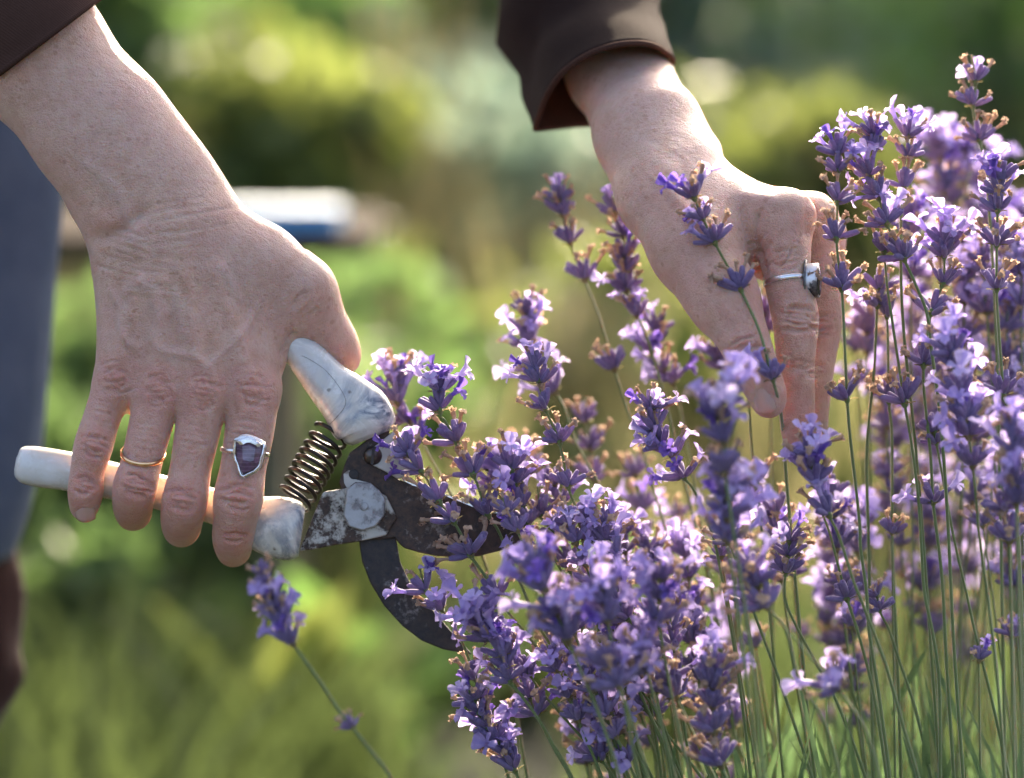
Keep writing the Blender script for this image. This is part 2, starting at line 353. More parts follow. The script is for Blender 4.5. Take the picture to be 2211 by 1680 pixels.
# ------------------------------------------------------------------ the garden behind
def ground():
    n = 90; xs = np.concatenate([np.linspace(-60, -6, 20), np.linspace(-5.5, 5.5, 60), np.linspace(6, 60, 20)]); ys = np.concatenate([np.linspace(-8, -1.2, 10), np.linspace(-1, 12, 70), np.linspace(13, 140, 24)])
    X, Y = np.meshgrid(xs, ys, indexing='ij'); Z = 0.02 * np.sin(X * 2.1 + 1) * np.sin(Y * 1.7) + 0.015 * np.sin(X * 5 + Y * 4) - .02
    V = np.stack([X, Y, Z], -1).reshape(-1, 3); m, k = len(xs), len(ys)
    i = np.arange(m - 1)[:, None] * k; j = np.arange(k - 1)[None, :]
    Q = np.stack([i + j, i + k + j, i + k + j + 1, i + j + 1], -1).reshape(-1, 4)
    return np_mesh('ground', V, Q, None, [M['soil']])
obj('ground', ground(), kind='structure')
def blades(n, area, hrange, wd, seed, clump=0.0):
    """bent grass blades, two quads and a tip each"""
    r = np.random.RandomState(seed); x0, x1, y0, y1 = area
    y = y0 + (y1 - y0) * r.rand(n) ** 1.4; x = (x0 + (x1 - x0) * r.rand(n)) * (0.35 + 0.65 * (y - y0 + 1) / (y1 - y0 + 1))
    if wd > .0035:
        k_ = (np.sin(x * 6.3 + 1.4) * np.sin(y * 4.1 + .6) + .6 * np.sin(x * 13 + y * 9)) > -.22; x, y = x[k_], y[k_]; n = len(x)
    dens = np.sin(x * 3.1 + 2) * np.sin(y * 2.3 + x) + np.sin(x * 7 + y * 5) * .5
    h = (hrange[0] + (hrange[1] - hrange[0]) * r.rand(n)) * (1 + .45 * np.clip(dens, -1, 1)); a = r.rand(n) * 6.28; b = r.rand(n) * 6.28; bend = h * (.15 + .5 * r.rand(n))
    w = wd * (.6 + .8 * r.rand(n)); B = np.stack([x, y, np.full(n, -.03)], -1); S_ = np.stack([np.cos(a), np.sin(a), 0 * a], -1) * w[:, None]; Bd = np.stack([np.cos(b), np.sin(b), 0 * b], -1) * bend[:, None]
    up = np.array([0, 0, 1.0])
    L = [B - S_, B + S_, B + up * (h * .5)[:, None] + Bd * .28 - S_ * .8, B + up * (h * .5)[:, None] + Bd * .28 + S_ * .8, B + up * (h * .95)[:, None] + Bd]
    V = np.stack(L, 1).reshape(-1, 3); k = np.arange(n)[:, None] * 5
    return V, np.concatenate([k + np.array([[0, 1, 3, 2]])]), np.concatenate([k + np.array([[2, 3, 4]])])
V, Q, T = blades(70000, (-2.6, 2.6, .55, 10), (.06, .22), .004, 1)
obj('grass', np_mesh('grass', V, Q, T, [M['grass']]), label='rough green meadow grass covering the garden behind', category='grass', kind='stuff')
V, Q, T = blades(1100, (-1.5, 1.7, 1.6, 6), (.25, .5), .003, 2)
obj('dry_grass', np_mesh('dry_grass', V, Q, T, [M['straw']]), label='scattered tall straw-coloured grass in the meadow', category='grass', kind='stuff')
def leaf_cloud(c, rad, n, size, seed, lumps=9):
    """leaf-sized faces through the volume of a crown made of uneven lumps"""
    r = np.random.RandomState(seed); c = np.array(c); rad = np.array(rad)
    lc = c + (r.rand(lumps, 3) * 2 - 1) * rad * .62; lr = (.30 + .32 * r.rand(lumps))[:, None] * rad
    k = r.randint(0, lumps, n); d = r.normal(size=(n, 3)); d /= np.linalg.norm(d, axis=1)[:, None]
    p = lc[k] + d * lr[k] * (r.rand(n) ** .45)[:, None]; p[:, 2] = np.maximum(p[:, 2], .03)
    a = r.normal(size=(n, 3)); a /= np.linalg.norm(a, axis=1)[:, None]; b = np.cross(a, r.normal(size=(n, 3))); b /= np.linalg.norm(b, axis=1)[:, None]; nn = np.cross(a, b)
    s = (size * (.55 + .9 * r.rand(n)))[:, None]
    V = np.stack([p - a * s, p + b * s * .42 + nn * s * .14, p + a * s, p - b * s * .42 + nn * s * .14], 1).reshape(-1, 3)
    return V, (np.arange(n)[:, None] * 4 + np.arange(4)[None, :])
def shrub(name, x, y, rx, ry, h, n, size, m, label, seed, group=None, trunk=True):
    root = empty(name, (x, y, 0), label=label, category='shrub' if 'tree' not in name else 'tree')
    if group: root['group'] = group
    V, Q = leaf_cloud((0, 0, h * .52), (rx, ry, h * .5), n, size, seed); obj('crown', np_mesh('crown', V, Q, None, [M[m]], False), root)
    a = Acc(); r = random.Random(seed)
    for k in range(5):
        t = r.uniform(0, 6.28); e = (math.cos(t) * rx * .6, math.sin(t) * ry * .6, h * .75)
        V, Q, T = tube(catmull([(math.cos(t) * .02, math.sin(t) * .02, 0), (e[0] * .3, e[1] * .3, h * .35), e], 5), np.linspace(.012 + .010 * h, .004, 11), 6); a.add(V, Q, T)
    obj('trunk', a.mesh('trunk', [M['bark']]), root)
    return root
def place(px, dist):           # ground point under a measured column, dist metres from the camera
    p = P(px, 840, dist - D); return p.x, p.y
sh = [ # column, distance, rx, ry, h, leaves, leaf size, material, label
 ('shrub', 640, 4.3, .30, .3, .72, 1100, .045, 'bush_lime', 'sunlit yellow-green shrub behind the forearm'),
 ('shrub', 470, 4.9, .40, .4, .80, 1500, .045, 'bush_mid', 'mid-green shrub between the dark trunks and the yellow-green shrub'),
 ('shrub', 900, 6.2, .5, .4, 1.2, 1500, .05, 'bush_mid', 'green shrub behind the tan grass tufts'),
 ('shrub', 80, 4.6, .5, .4, 1.2, 1500, .05, 'bush_dark', 'dark shrub behind the apron'),
 ('shrub', 1150, 7.0, .7, .5, 1.3, 1700, .06, 'bush_mid', 'loose green shrub above the brown cuff'),
 ('shrub', 1560, 6.4, .8, .5, 1.4, 1200, .06, 'bush_blue', 'bluish-green shrub behind the reaching wrist'),
 ('shrub', 1900, 6.8, .8, .5, 1.4, 1200, .06, 'bush_mid', 'broad green shrub behind the tallest lavender'),
 ('shrub', 2180, 5.6, .6, .5, 1.2, 1300, .055, 'bush_mid', 'dark green shrub behind the end of the clump'),
 ('shrub', 2050, 8.2, 1.0, .6, 1.8, 1800, .07, 'bush_blue', 'tall bluish-green shrub at the back of the garden'),
 ('shrub', 1330, 8.6, 1.2, .6, 1.9, 1800, .07, 'bush_mid', 'tall green hedge shrub at the back above the cuff'),
 ('shrub', 700, 8.8, 1.1, .6, 1.9, 1800, .07, 'bush_dark', 'tall dark shrub at the back behind the yellow-green shrub'),
 ('shrub', 250, 7.8, 1.0, .6, 1.9, 1800, .07, 'bush_dark', 'tall dark shrub behind the two trunks'),
 ('shrub', -250, 6.4, .9, .6, 1.6, 1500, .07, 'bush_mid', 'green shrub beyond the bench end'),
 ('shrub', 2600, 7.0, 1.0, .6, 1.6, 1500, .07, 'bush_mid', 'green shrub past the lavender bush'),
 ('shrub', 1700, 4.4, .30, .25, .55, 900, .04, 'bush_lime', 'small lime shrub behind the reaching knuckles'),
 ('shrub', 1420, 3.6, .26, .25, .34, 700, .035, 'bush_lime', 'low lime plant behind the pinched lavender'),
 ('shrub', 1120, 5.0, .5, .3, .50, 900, .045, 'bush_blue', 'pale green shrub below the brown cuff'),
 ('shrub', 820, 5.6, .5, .3, .62, 900, .045, 'bush_blue', 'pale green shrub above the tray'),
 ('shrub', 330, 2.6, .26, .2, .34, 1300, .03, 'bush_dark', 'added low dark plant standing in for ground shade below the gripping fingers'),  # low dark plants added here in place of mottled shade on the ground
 ('shrub', 200, 2.35, .16, .15, .20, 700, .03, 'bush_dark', 'added low dark plant standing in for ground shade below the little finger'),
 ('shrub', 640, 2.9, .18, .15, .26, 700, .03, 'bush_dark', 'added low dark plant standing in for ground shade behind the hook blade'),
 ('shrub', 420, 3.1, .34, .2, .36, 1000, .035, 'bush_dark', 'added low dark shrub standing in for ground shade under the bench end'),
 ('shrub', 1020, 3.4, .30, .25, .30, 700, .035, 'bush_mid', 'low green plant behind the glowing lavender top'),
]
for i, (nm, px, dist, rx, ry, h, n, size, m, lab) in enumerate(sh):
    x, y = place(px, dist); shrub(nm, x, y, rx, ry, h, n, size, m, lab, 300 + i)
# broad-leaved weeds in the grass
def weed(x, y, h, n, m, label, seed, group):
    root = empty('weed', (x, y, 0), label=label, category='weed', group=group); r = random.Random(seed)
    for k in range(n):
        t, e = r.uniform(0, 6.28), r.uniform(.5, 1.25); L = h * r.uniform(.7, 1.2); d = np.array([math.cos(t) * math.cos(e), math.sin(t) * math.cos(e), math.sin(e)]); s = np.array([-math.sin(t), math.cos(t), 0]); V = []
        for j in range(6):
            u = j / 5; c = d * L * u - np.array([0, 0, L * .28 * u * u]); hw = L * .15 * math.sin(math.pi * (.08 + .9 * u)); V += [c - s * hw, c - np.array([0, 0, hw * .3]), c + s * hw]
        Q = [[j * 3 + i, j * 3 + i + 1, j * 3 + 4 + i, j * 3 + 3 + i] for j in range(5) for i in range(2)]
        obj('leaf', np_mesh('leaf', V, Q, None, [M[m]]), root)
for i, (px, dist, h, n, m) in enumerate([(560, 2.2, .26, 11, 'bush_lime'), (740, 2.35, .22, 10, 'bush_mid'), (480, 2.5, .24, 10, 'bush_mid'), (300, 2.3, .16, 9, 'bush_mid'), (900, 2.3, .16, 9, 'bush_mid'), (40, 2.3, .18, 9, 'bush_mid'), (130, 2.9, .3, 11, 'bush_mid'), (900, 3.1, .24, 10, 'bush_mid'), (1250, 2.8, .24, 10, 'bush_mid'), (20, 2.15, .14, 9, 'bush_mid'), (210, 2.2, .12, 8, 'bush_lime'), (400, 2.15, .13, 9, 'bush_dark'), (640, 2.15, .15, 9, 'bush_dark'), (830, 2.15, .12, 8, 'bush_mid'), (330, 2.45, .2, 10, 'bush_dark')]):
    x, y = place(px, dist); weed(x, y, h, n, m, ('bright green broad-leaved weed in the grass below the gripping hand' if px < 620 else 'green broad-leaved weed in the grass behind the secateurs'), 400 + i, 'weeds in the grass')
# straw tufts
for i, (px, dist, h) in enumerate([(840, 4.6, .66), (900, 5.2, .70), (1240, 3.3, .30)]):
    x, y = place(px, dist); a = Acc(); r = random.Random(500 + i)
    for k in range(26):
        t = r.uniform(0, 6.28); L = h * r.uniform(.6, 1.05); sp = r.uniform(.02, .16); e = (math.cos(t) * sp, math.sin(t) * sp, L); V, Q, T = tube([(math.cos(t) * .02, math.sin(t) * .02, 0), (e[0] * .4, e[1] * .4, L * .6), e], [.003, .003, .006], 4); a.add(V, Q, T)
    obj('straw_tuft', a.mesh('straw_tuft', [M['straw']]), label=['loose tan grass tuft past the tray', 'tallest tan grass tuft before the green shrub', 'low tan grass tuft behind the reaching hand'][i], category='grass tuft', group='dry grass tufts').location = (x, y, 0)
# two dark trunks with crowns above the picture
def tree(px, dist, rad, label, seed):
    x, y = place(px, dist); root = empty('tree', (x, y, 0), label=label, category='tree'); r = random.Random(seed); a = Acc()
    V, Q, T = tube(catmull([(0, 0, -.05), (.03, 0, .8), (-.02, .05, 1.8), (.05, 0, 2.8)], 6), np.linspace(rad * 1.25, rad * .6, 19), 14); a.add(V + NR.uniform(-.008, .008, V.shape), Q, T)
    for k in range(6):
        t = r.uniform(0, 6.28); z = r.uniform(1.6, 2.6); V, Q, T = tube(catmull([(0, 0, z), (math.cos(t) * .4, math.sin(t) * .4, z + .5), (math.cos(t) * .9, math.sin(t) * .9, z + .8)], 4), np.linspace(rad * .4, .01, 9), 7); a.add(V, Q, T)
    obj('trunk', a.mesh('trunk', [M['bark']]), root)
    V, Q = leaf_cloud((0, 0, 3.0), (1.0, 1.0, .7), 900, .08, seed); obj('crown', np_mesh('crown', V, Q, None, [M['bush_dark']], False), root)
tree(380, 5.4, .13, 'dark tree trunk beside the yellow-green shrub', 610); tree(255, 6.0, .15, 'dark tree trunk beyond the sleeve of the gripping arm', 611)
# bench with a tray on it
def box(name, size, loc_, m, parent=None, rot=0, bev=.004, **props):
    x, y, z = (s / 2 for s in size); V = [(a * x, b * y, c * z) for a in (-1, 1) for b in (-1, 1) for c in (-1, 1)]
    Fs = [[0, 1, 3, 2], [4, 6, 7, 5], [0, 4, 5, 1], [2, 3, 7, 6], [0, 2, 6, 4], [1, 5, 7, 3]]
    o = obj(name, py_mesh(name, V, Fs, [M[m]], False), parent, **props); o.location = loc_; o.rotation_euler = (0, 0, rot); bevel(o, bev); return o
def on(px, py, dist): return P(px, py, dist - D)
BD = 2.3
p = on(490, 505, BD); BZ = p.z
end = on(800, 505, BD)
bx = end.x - .42
bench = empty('bench', (bx, p.y + .12, 0), label='low weathered wooden bench with a blue and white tray on it', category='bench')
for k in range(3): box('plank', (.84, .085, .022), (0, -.088 + k * .088, BZ - .011), 'wood_old', bench)
for sx in (-.34, .32):
    for sy in (-.08, .08): box('leg', (.032, .032, BZ - .025), (sx, sy, (BZ - .023) / 2), 'wood_pale', bench)
tl, tr = on(400, 480, BD), on(728, 480, BD); tw = tr.x - tl.x
tray = empty('tray', ((tl.x + tr.x) / 2, p.y + .05, BZ + .0015), label='shallow blue tray with a white rim lying on the bench', category='tray')
box('bottom', (tw - .015, .040, .004), (0, 0, .0025), 'blue_plastic', tray)
for nm, sz, lc in (('side', (tw, .006, .017), (0, -.024, .009)), ('side', (tw, .006, .017), (0, .024, .009)), ('side', (.006, .042, .017), (-tw / 2 + .003, 0, .009)), ('side', (.006, .042, .017), (tw / 2 - .003, 0, .009))): box(nm, sz, lc, 'blue_plastic', tray, 0, .002)
box('lid', (tw + .003, .056, .002), (0, 0, .0195), 'white_plastic', tray, 0, .006)
# ------------------------------------------------------------------ the person: bare arms and hands (one body mesh), clothing as parts
KM, DM = K * 1000, D * 1000
def loc(x, y, d):
    s = KM * (1 + d / DM)
    return np.array([(x - 1105.5) * s, (840 - y) * s, -d])
def to_px(V):
    s = KM * (1 - V[:, 2] / DM)
    return 1105.5 + V[:, 0] / s, 840 - V[:, 1] / s
def smin(a, b, k):
    h = np.maximum(k - np.abs(a - b), 0) / k
    return np.minimum(a, b) - h * h * k * 0.25
class Field:
    def __init__(s, lo, hi, h):
        s.lo, s.h = np.array(lo, dtype=float), h
        s.n = np.ceil((np.array(hi) - s.lo) / h).astype(int) + 1
        s.ax = [(s.lo[i] + h * np.arange(s.n[i])).astype(np.float32) for i in range(3)]
        s.F = np.full(s.n, 60.0, dtype=np.float32)
    def box(s, lo, hi):
        a = np.clip(np.floor((lo - s.lo) / s.h).astype(int), 0, s.n - 1); b = np.clip(np.ceil((hi - s.lo) / s.h).astype(int) + 1, 1, s.n)
        return tuple(slice(i, j) for i, j in zip(a, b))
    def cone(s, F, a, ra, b, rb, k, zs=1.0, zdir=None):
        """smooth union of a tapered capsule; zs < 1 squeezes it towards its own plane"""
        m = max(ra, rb) + k + 3
        sl = s.box(np.minimum(a, b) - m, np.maximum(a, b) + m)
        if any(q.stop <= q.start for q in sl): return
        x = s.ax[0][sl[0]][:, None, None] - a[0]; y = s.ax[1][sl[1]][None, :, None] - a[1]; z = s.ax[2][sl[2]][None, None, :] - a[2]
        ab = (b - a).astype(np.float32); L = float(ab @ ab) + 1e-9
        t = np.clip((x * ab[0] + y * ab[1] + z * ab[2]) / L, 0, 1)
        dx, dy, dz = x - t * ab[0], y - t * ab[1], (z - t * ab[2]) / zs
        d = np.sqrt(dx * dx + dy * dy + dz * dz) - (ra + (rb - ra) * t)
        F[sl] = smin(F[sl], d, k) if k > 0 else np.minimum(F[sl], d)
    def chain(s, F, nodes, k=3.0, zs=1.0, sub=0):
        if sub: nodes = catmull(nodes, sub)
        for p, q in zip(nodes[:-1], nodes[1:]):
            s.cone(F, loc(*p[:3]), p[3] * KM, loc(*q[:3]), q[3] * KM, k, zs)
    def new(s): return np.full(s.n, 60.0, dtype=np.float32)
def surface_nets(F, lo, h):
    I = F < 0
    c = np.zeros(tuple(np.array(F.shape) - 1), dtype=np.int8)
    cs = [(i, j, k) for i in (0, 1) for j in (0, 1) for k in (0, 1)]
    for i, j, k in cs: c += I[i:i + c.shape[0], j:j + c.shape[1], k:k + c.shape[2]]
    act = (c > 0) & (c < 8); cells = np.argwhere(act)
    idx = np.full(c.shape, -1, dtype=np.int32); idx[act] = np.arange(len(cells))
    acc = np.zeros((len(cells), 3)); cnt = np.zeros(len(cells))
    for a in cs:
        for ax in range(3):
            if a[ax]: continue
            b = list(a); b[ax] = 1
            fa = F[tuple((cells + a).T)]; fb = F[tuple((cells + b).T)]
            m = (fa < 0) != (fb < 0); t = np.where(m, fa / (fa - fb + 1e-12), 0)
            p = np.array(a, dtype=float)[None, :] + t[:, None] * (np.array(b) - np.array(a))[None, :]
            acc[m] += p[m]; cnt += m
    V = lo + h * (cells + acc / cnt[:, None])
    Qs = []; 
    for ax in range(3):
        u, v = (ax + 1) % 3, (ax + 2) % 3
        s0 = [slice(None)] * 3; s1 = [slice(None)] * 3; s0[ax] = slice(0, -1); s1[ax] = slice(1, None)
        m = I[tuple(s0)] != I[tuple(s1)]
        p = np.argwhere(m); p = p[(p[:, u] > 0) & (p[:, v] > 0) & (p[:, u] < F.shape[u] - 1) & (p[:, v] < F.shape[v] - 1)]
        eu = np.eye(3, dtype=int)[u]; ev = np.eye(3, dtype=int)[v]
        q = np.stack([idx[tuple((p - eu - ev).T)], idx[tuple((p - ev).T)], idx[tuple(p.T)], idx[tuple((p - eu).T)]], -1)
        ins = I[tuple(p.T)]; q[~ins] = q[~ins][:, ::-1]; Qs.append(q)
    Q = np.vstack(Qs); used = np.zeros(len(V), bool); used[Q.ravel()] = True; new = np.cumsum(used) - 1
    return V[used], new[Q]
def vnormals(V, Q):
    a, b, c, d = (V[Q[:, i]] for i in range(4)); fn = np.cross(c - a, d - b)
    n = np.zeros_like(V)
    for i in range(4):
        for j in range(3): n[:, j] += np.bincount(Q[:, i], fn[:, j], len(V))
    return n / (np.linalg.norm(n, axis=1)[:, None] + 1e-12)
def relax(V, Q, it, lam=0.5):
    e = np.vstack([Q[:, [0, 1]], Q[:, [1, 2]], Q[:, [2, 3]], Q[:, [3, 0]]]); deg = np.bincount(e.ravel(), minlength=len(V))
    for i in range(it):
        s = np.stack([np.bincount(e[:, 0], V[e[:, 1], j], len(V)) + np.bincount(e[:, 1], V[e[:, 0], j], len(V)) for j in range(3)], -1)
        V = V + (lam if i % 2 == 0 else -lam * 1.03) * (s / deg[:, None] - V)
    return V
def seg_dist(px, py, pts):
    d = np.full(len(px), 1e9); tt = np.zeros(len(px)); n = len(pts) - 1
    for i in range(n):
        (x0, y0), (x1, y1) = pts[i][:2], pts[i + 1][:2]; L = (x1 - x0) ** 2 + (y1 - y0) ** 2 + 1e-9
        t = np.clip(((px - x0) * (x1 - x0) + (py - y0) * (y1 - y0)) / L, 0, 1)
        q = np.hypot(px - x0 - t * (x1 - x0), py - y0 - t * (y1 - y0)); m = q < d
        d[m] = q[m]; tt[m] = (i + t[m]) / n
    return d, tt
class Hand:
    def __init__(s, field, F):
        V, Q = surface_nets(F, field.lo, field.h); s.Q = Q
        s.V = relax(V, Q, 12, 0.5); s.base = s.V.copy()
        s.n = vnormals(s.V, Q); s.px, s.py = to_px(s.V); s.front = np.clip(s.n[:, 2] * 2.2, 0, 1)
        s.tone = np.zeros((len(V), 4), dtype=np.float32); s.tone[:, 3] = 1
        s.off = np.zeros(len(V))
    def near(s, zmin=None, zmax=None):
        m = np.ones(len(s.V), dtype=bool)
        if zmin is not None: m &= s.V[:, 2] > zmin
        if zmax is not None: m &= s.V[:, 2] < zmax
        return m
    def stroke(s, pts, sig, amp, zmin=None, taper=True, smooth=4, pale=0):
        pts = catmull(pts, smooth) if len(pts) > 2 else pts
        x = [p[0] for p in pts]; y = [p[1] for p in pts]
        m = (s.px > min(x) - 4 * sig) & (s.px < max(x) + 4 * sig) & (s.py > min(y) - 4 * sig) & (s.py < max(y) + 4 * sig) & s.near(zmin)
        if not m.any(): return
        d, t = seg_dist(s.px[m], s.py[m], pts)
        g = np.exp(-0.5 * (d / sig) ** 2) * s.front[m]
        if taper: g *= np.clip(np.minimum(t, 1 - t) * 5 + 0.25, 0, 1)
        s.tone[m, 1] += pale * g
        s.off[m] += amp * g * (2.3 if amp < 0 else 1.6)
    def blob(s, x, y, rx, ry, amp=0, red=0, pale=0, rot=0, zmin=None, front=True):
        c, q = math.cos(R(rot)), math.sin(R(rot)); dx, dy = s.px - x, s.py - y
        g = np.exp(-0.5 * (((c * dx + q * dy) / rx) ** 2 + ((-q * dx + c * dy) / ry) ** 2))
        if front: g = g * s.front
        g = g * s.near(zmin)
        s.off += amp * g; s.tone[:, 0] += red * g; s.tone[:, 1] += pale * g
    def creases(s, x, y, width, n, step, amp, rot=0, bow=6, sig=2.6, seed=0, zmin=None):
        """fold lines across a joint"""
        r = random.Random(seed); c, q = math.cos(R(rot)), math.sin(R(rot))
        for i in range(n):
            o = (i - (n - 1) / 2) * step + r.uniform(-.2, .2) * step; wd = width * r.uniform(0.65, 1.0) * (1 - 0.25 * abs(i - (n - 1) / 2) / max(1, n / 2))
            sh = r.uniform(-.12, .12) * width; bw = bow * (1 if o >= 0 else -1) * r.uniform(.5, 1.2)
            pts = []
            for u in (-1, -.5, 0, .5, 1):
                lx = sh + u * wd / 2; ly = o + bw * (1 - u * u) + r.uniform(-1.5, 1.5)
                pts.append((x + c * lx - q * ly, y + q * lx + c * ly))
            s.stroke(pts, sig * 1.12 * r.uniform(.8, 1.3), amp * r.uniform(.6, 1.2), zmin)
    def finish(s):
        s.V = s.V + s.n * s.off[:, None]
        s.tone = np.clip(s.tone, 0, 1)
        W = (np.array(A)[None, :] + (s.V[:, :1] * np.array(X_) + s.V[:, 1:2] * np.array(U_) - s.V[:, 2:3] * np.array(F_)) / 1000)
        return W, s.Q, s.tone

HV = 0.58
# ---- hand closed round the secateurs
def gripping_hand():
    f = Field((-262, -88, -50), (-42, 215, 46), HV)
    pal = f.new()
    f.chain(pal, [(-330, -330, 30, 175), (-140, -150, 12, 166), (60, 92, 2, 152), (225, 288, 0, 143), (300, 385, 0, 140), (350, 450, 0, 136)], 10, 0.72)
    f.cone(pal, loc(215, 452, 4), 40 * KM, loc(238, 478, 4), 40 * KM, 12)                       # end of the ulna
    f.cone(pal, loc(360, 470, 0), 118 * KM, loc(350, 560, 0), 118 * KM, 16, 0.62)               # carpus
    for a, b in (((425, 520, -1, 74), (548, 842, -8, 56)), ((385, 520, -2, 74), (440, 850, -10, 54)), ((335, 520, -1, 72), (342, 845, -9, 51)), ((288, 530, 1, 70), (252, 822, -4, 46))):
        f.chain(pal, [a, b], 13)
    f.chain(pal, [(330, 600, 8, 105), (340, 800, 4, 90), (470, 780, 4, 90)], 12, 0.6)           # palm side
    f.chain(pal, [(440, 505, 1, 82), (560, 570, 2, 76), (652, 627, 4, 66)], 12)                 # thumb metacarpal
    f.chain(pal, [(490, 580, 2, 82), (565, 690, 4, 64), (560, 770, 0, 48)], 12, 0.8)            # web of the thumb
    thumb = f.new(); f.chain(thumb, [(650, 626, 4, 65), (690, 690, 9, 57), (720, 742, 13, 54), (736, 770, 17, 44)], .7, 1, 4)
    F = smin(pal, thumb, 9)
    fing = f.new()
    for nodes in (
        [(548, 845, -8, 55), (537, 940, -11, 51.5), (525, 1010, -12, 48), (515, 1075, -14, 52), (508, 1122, -9, 46), (504, 1160, -2, 44.5), (504, 1187, 8, 38)],
        [(440, 850, -10, 53), (424, 945, -12, 47), (412, 1010, -12.5, 43.5), (400, 1080, -14, 47.5), (393, 1118, -5, 45), (392, 1141, 6, 41)],
        [(342, 845, -9, 50), (320, 940, -11, 45), (306, 998, -11.5, 42.5), (292, 1050, -13, 46), (287, 1087, -4, 43), (288, 1108, 6, 39)],
        [(250, 824, -4, 45), (221, 900, -7, 39), (202, 963, -10, 40.5), (189, 1018, -9, 35.5), (185, 1060, -8, 37), (182, 1093, -4, 31)]):
        g = f.new(); f.chain(g, nodes, .7, 1, 4); np.minimum(fing, g, out=fing)
    F = smin(F, fing, 3.8)
    h = Hand(f, F)
    # bones, tendons, veins
    for x, y, rx, ry in ((548, 838, 34, 30), (440, 836, 32, 30), (343, 832, 30, 28), (254, 806, 26, 26)): h.blob(x, y, rx, ry, 1.5, 0.30)
    for a in (((544, 815), (500, 680), (450, 560)), ((438, 815), (415, 690), (392, 560)), ((342, 812), (345, 690), (350, 570)), ((258, 790), (285, 680), (315, 580))): h.stroke(a, 13, 0.85)
    for x, y in ((497, 850), (392, 850), (299, 840)): h.blob(x, y, 14, 46, -1.6)
    for a, s_, am in ((((262, 650), (290, 612), (322, 620), (340, 665), (352, 720)), 9, 0.6), (((318, 700), (345, 752), (385, 764), (425, 772), (462, 806)), 7, 0.55), (((560, 640), (536, 700), (500, 742), (470, 770), (440, 800)), 7, 0.45),
                      (((235, 620), (262, 660), (270, 720), (300, 760)), 7, 0.8), (((470, 560), (500, 610), (520, 660)), 8, 0.7), (((380, 620), (392, 680), (400, 740)), 7, 0.6), (((160, 330), (230, 390), (280, 470), (300, 560)), 10, 0.5)):
        h.stroke(a, s_, am * 1.15, pale=.6)
    h.blob(222, 470, 24, 20, 1.6, 0.35); h.stroke(((206, 512), (245, 505), (285, 478), (310, 452)), 10, -0.8)
    h.creases(270, 545, 120, 7, 13, -0.26, 14, 4, 3.2, 3); h.creases(400, 475, 230, 6, 16, -0.13, -10, 6, 3.5, 4); h.creases(330, 600, 180, 6, 17, -0.15, 6, 4, 3.5, 14)
    h.creases(655, 660, 60, 4, 12, -0.4, -40, 3, 3, 5); h.stroke(((640, 715), (622, 740), (613, 770)), 6, -0.8)
    # finger joints
    for i, (x, y, wd, n, rot) in enumerate(((512, 1072, 84, 7, 6), (397, 1080, 78, 6, 10), (296, 1050, 74, 6, 12), (203, 962, 60, 6, 18), (186, 1048, 50, 4, 10), (503, 1158, 60, 2, 3))):
        h.creases(x, y, wd, n, 7.5, -0.62, rot, 5, 2.5, 20 + i); h.blob(x, y, wd * .40, 22, 1.0, 0.85, 0, rot)
    for i, (x, y, wd, rot) in enumerate(((548, 845, 80, 8), (440, 848, 74, 6), (343, 842, 70, 0), (252, 815, 60, -8))):
        h.creases(x, y, wd, 8, 8.5, -0.36, rot, 5, 2.5, 40 + i); h.creases(x, y, wd, 4, 12, -0.25, rot + 60, 3, 2.5, 60 + i)
        h.blob(x, y, 40, 36, 0, 0.34)
    for i, (x, y, wd, rot) in enumerate(((527, 935, 84, 5), (420, 945, 84, 8), (318, 945, 80, 10), (226, 895, 60, 16))): h.creases(x, y, wd, 5, 12, -0.25, rot, 3, 2.6, 80 + i)
    for x, y, r in ((505, 1190, 34), (390, 1150, 34), (290, 1120, 34), (182, 1090, 30), (755, 785, 30)): h.blob(x, y, r, r, 0, 0.7, 0, 0, None, False)
    for x, y in ((520, 1030), (405, 1040), (300, 1010), (195, 1000)): h.blob(x, y, 42, 110, 0, 0.42, 0, 8)
    h.blob(400, 800, 190, 60, 0, 0.16); h.blob(700, 720, 50, 60, 0, .3)
    h.blob(690, 600, 30, 22, 0.8, 0.0, 0.5, 40); h.blob(400, 330, 110, 90, 0, 0, 0.35); h.blob(230, 200, 120, 100, 0, 0, 0.35); h.blob(560, 560, 90, 60, 0, 0, .3)
    return h.finish()
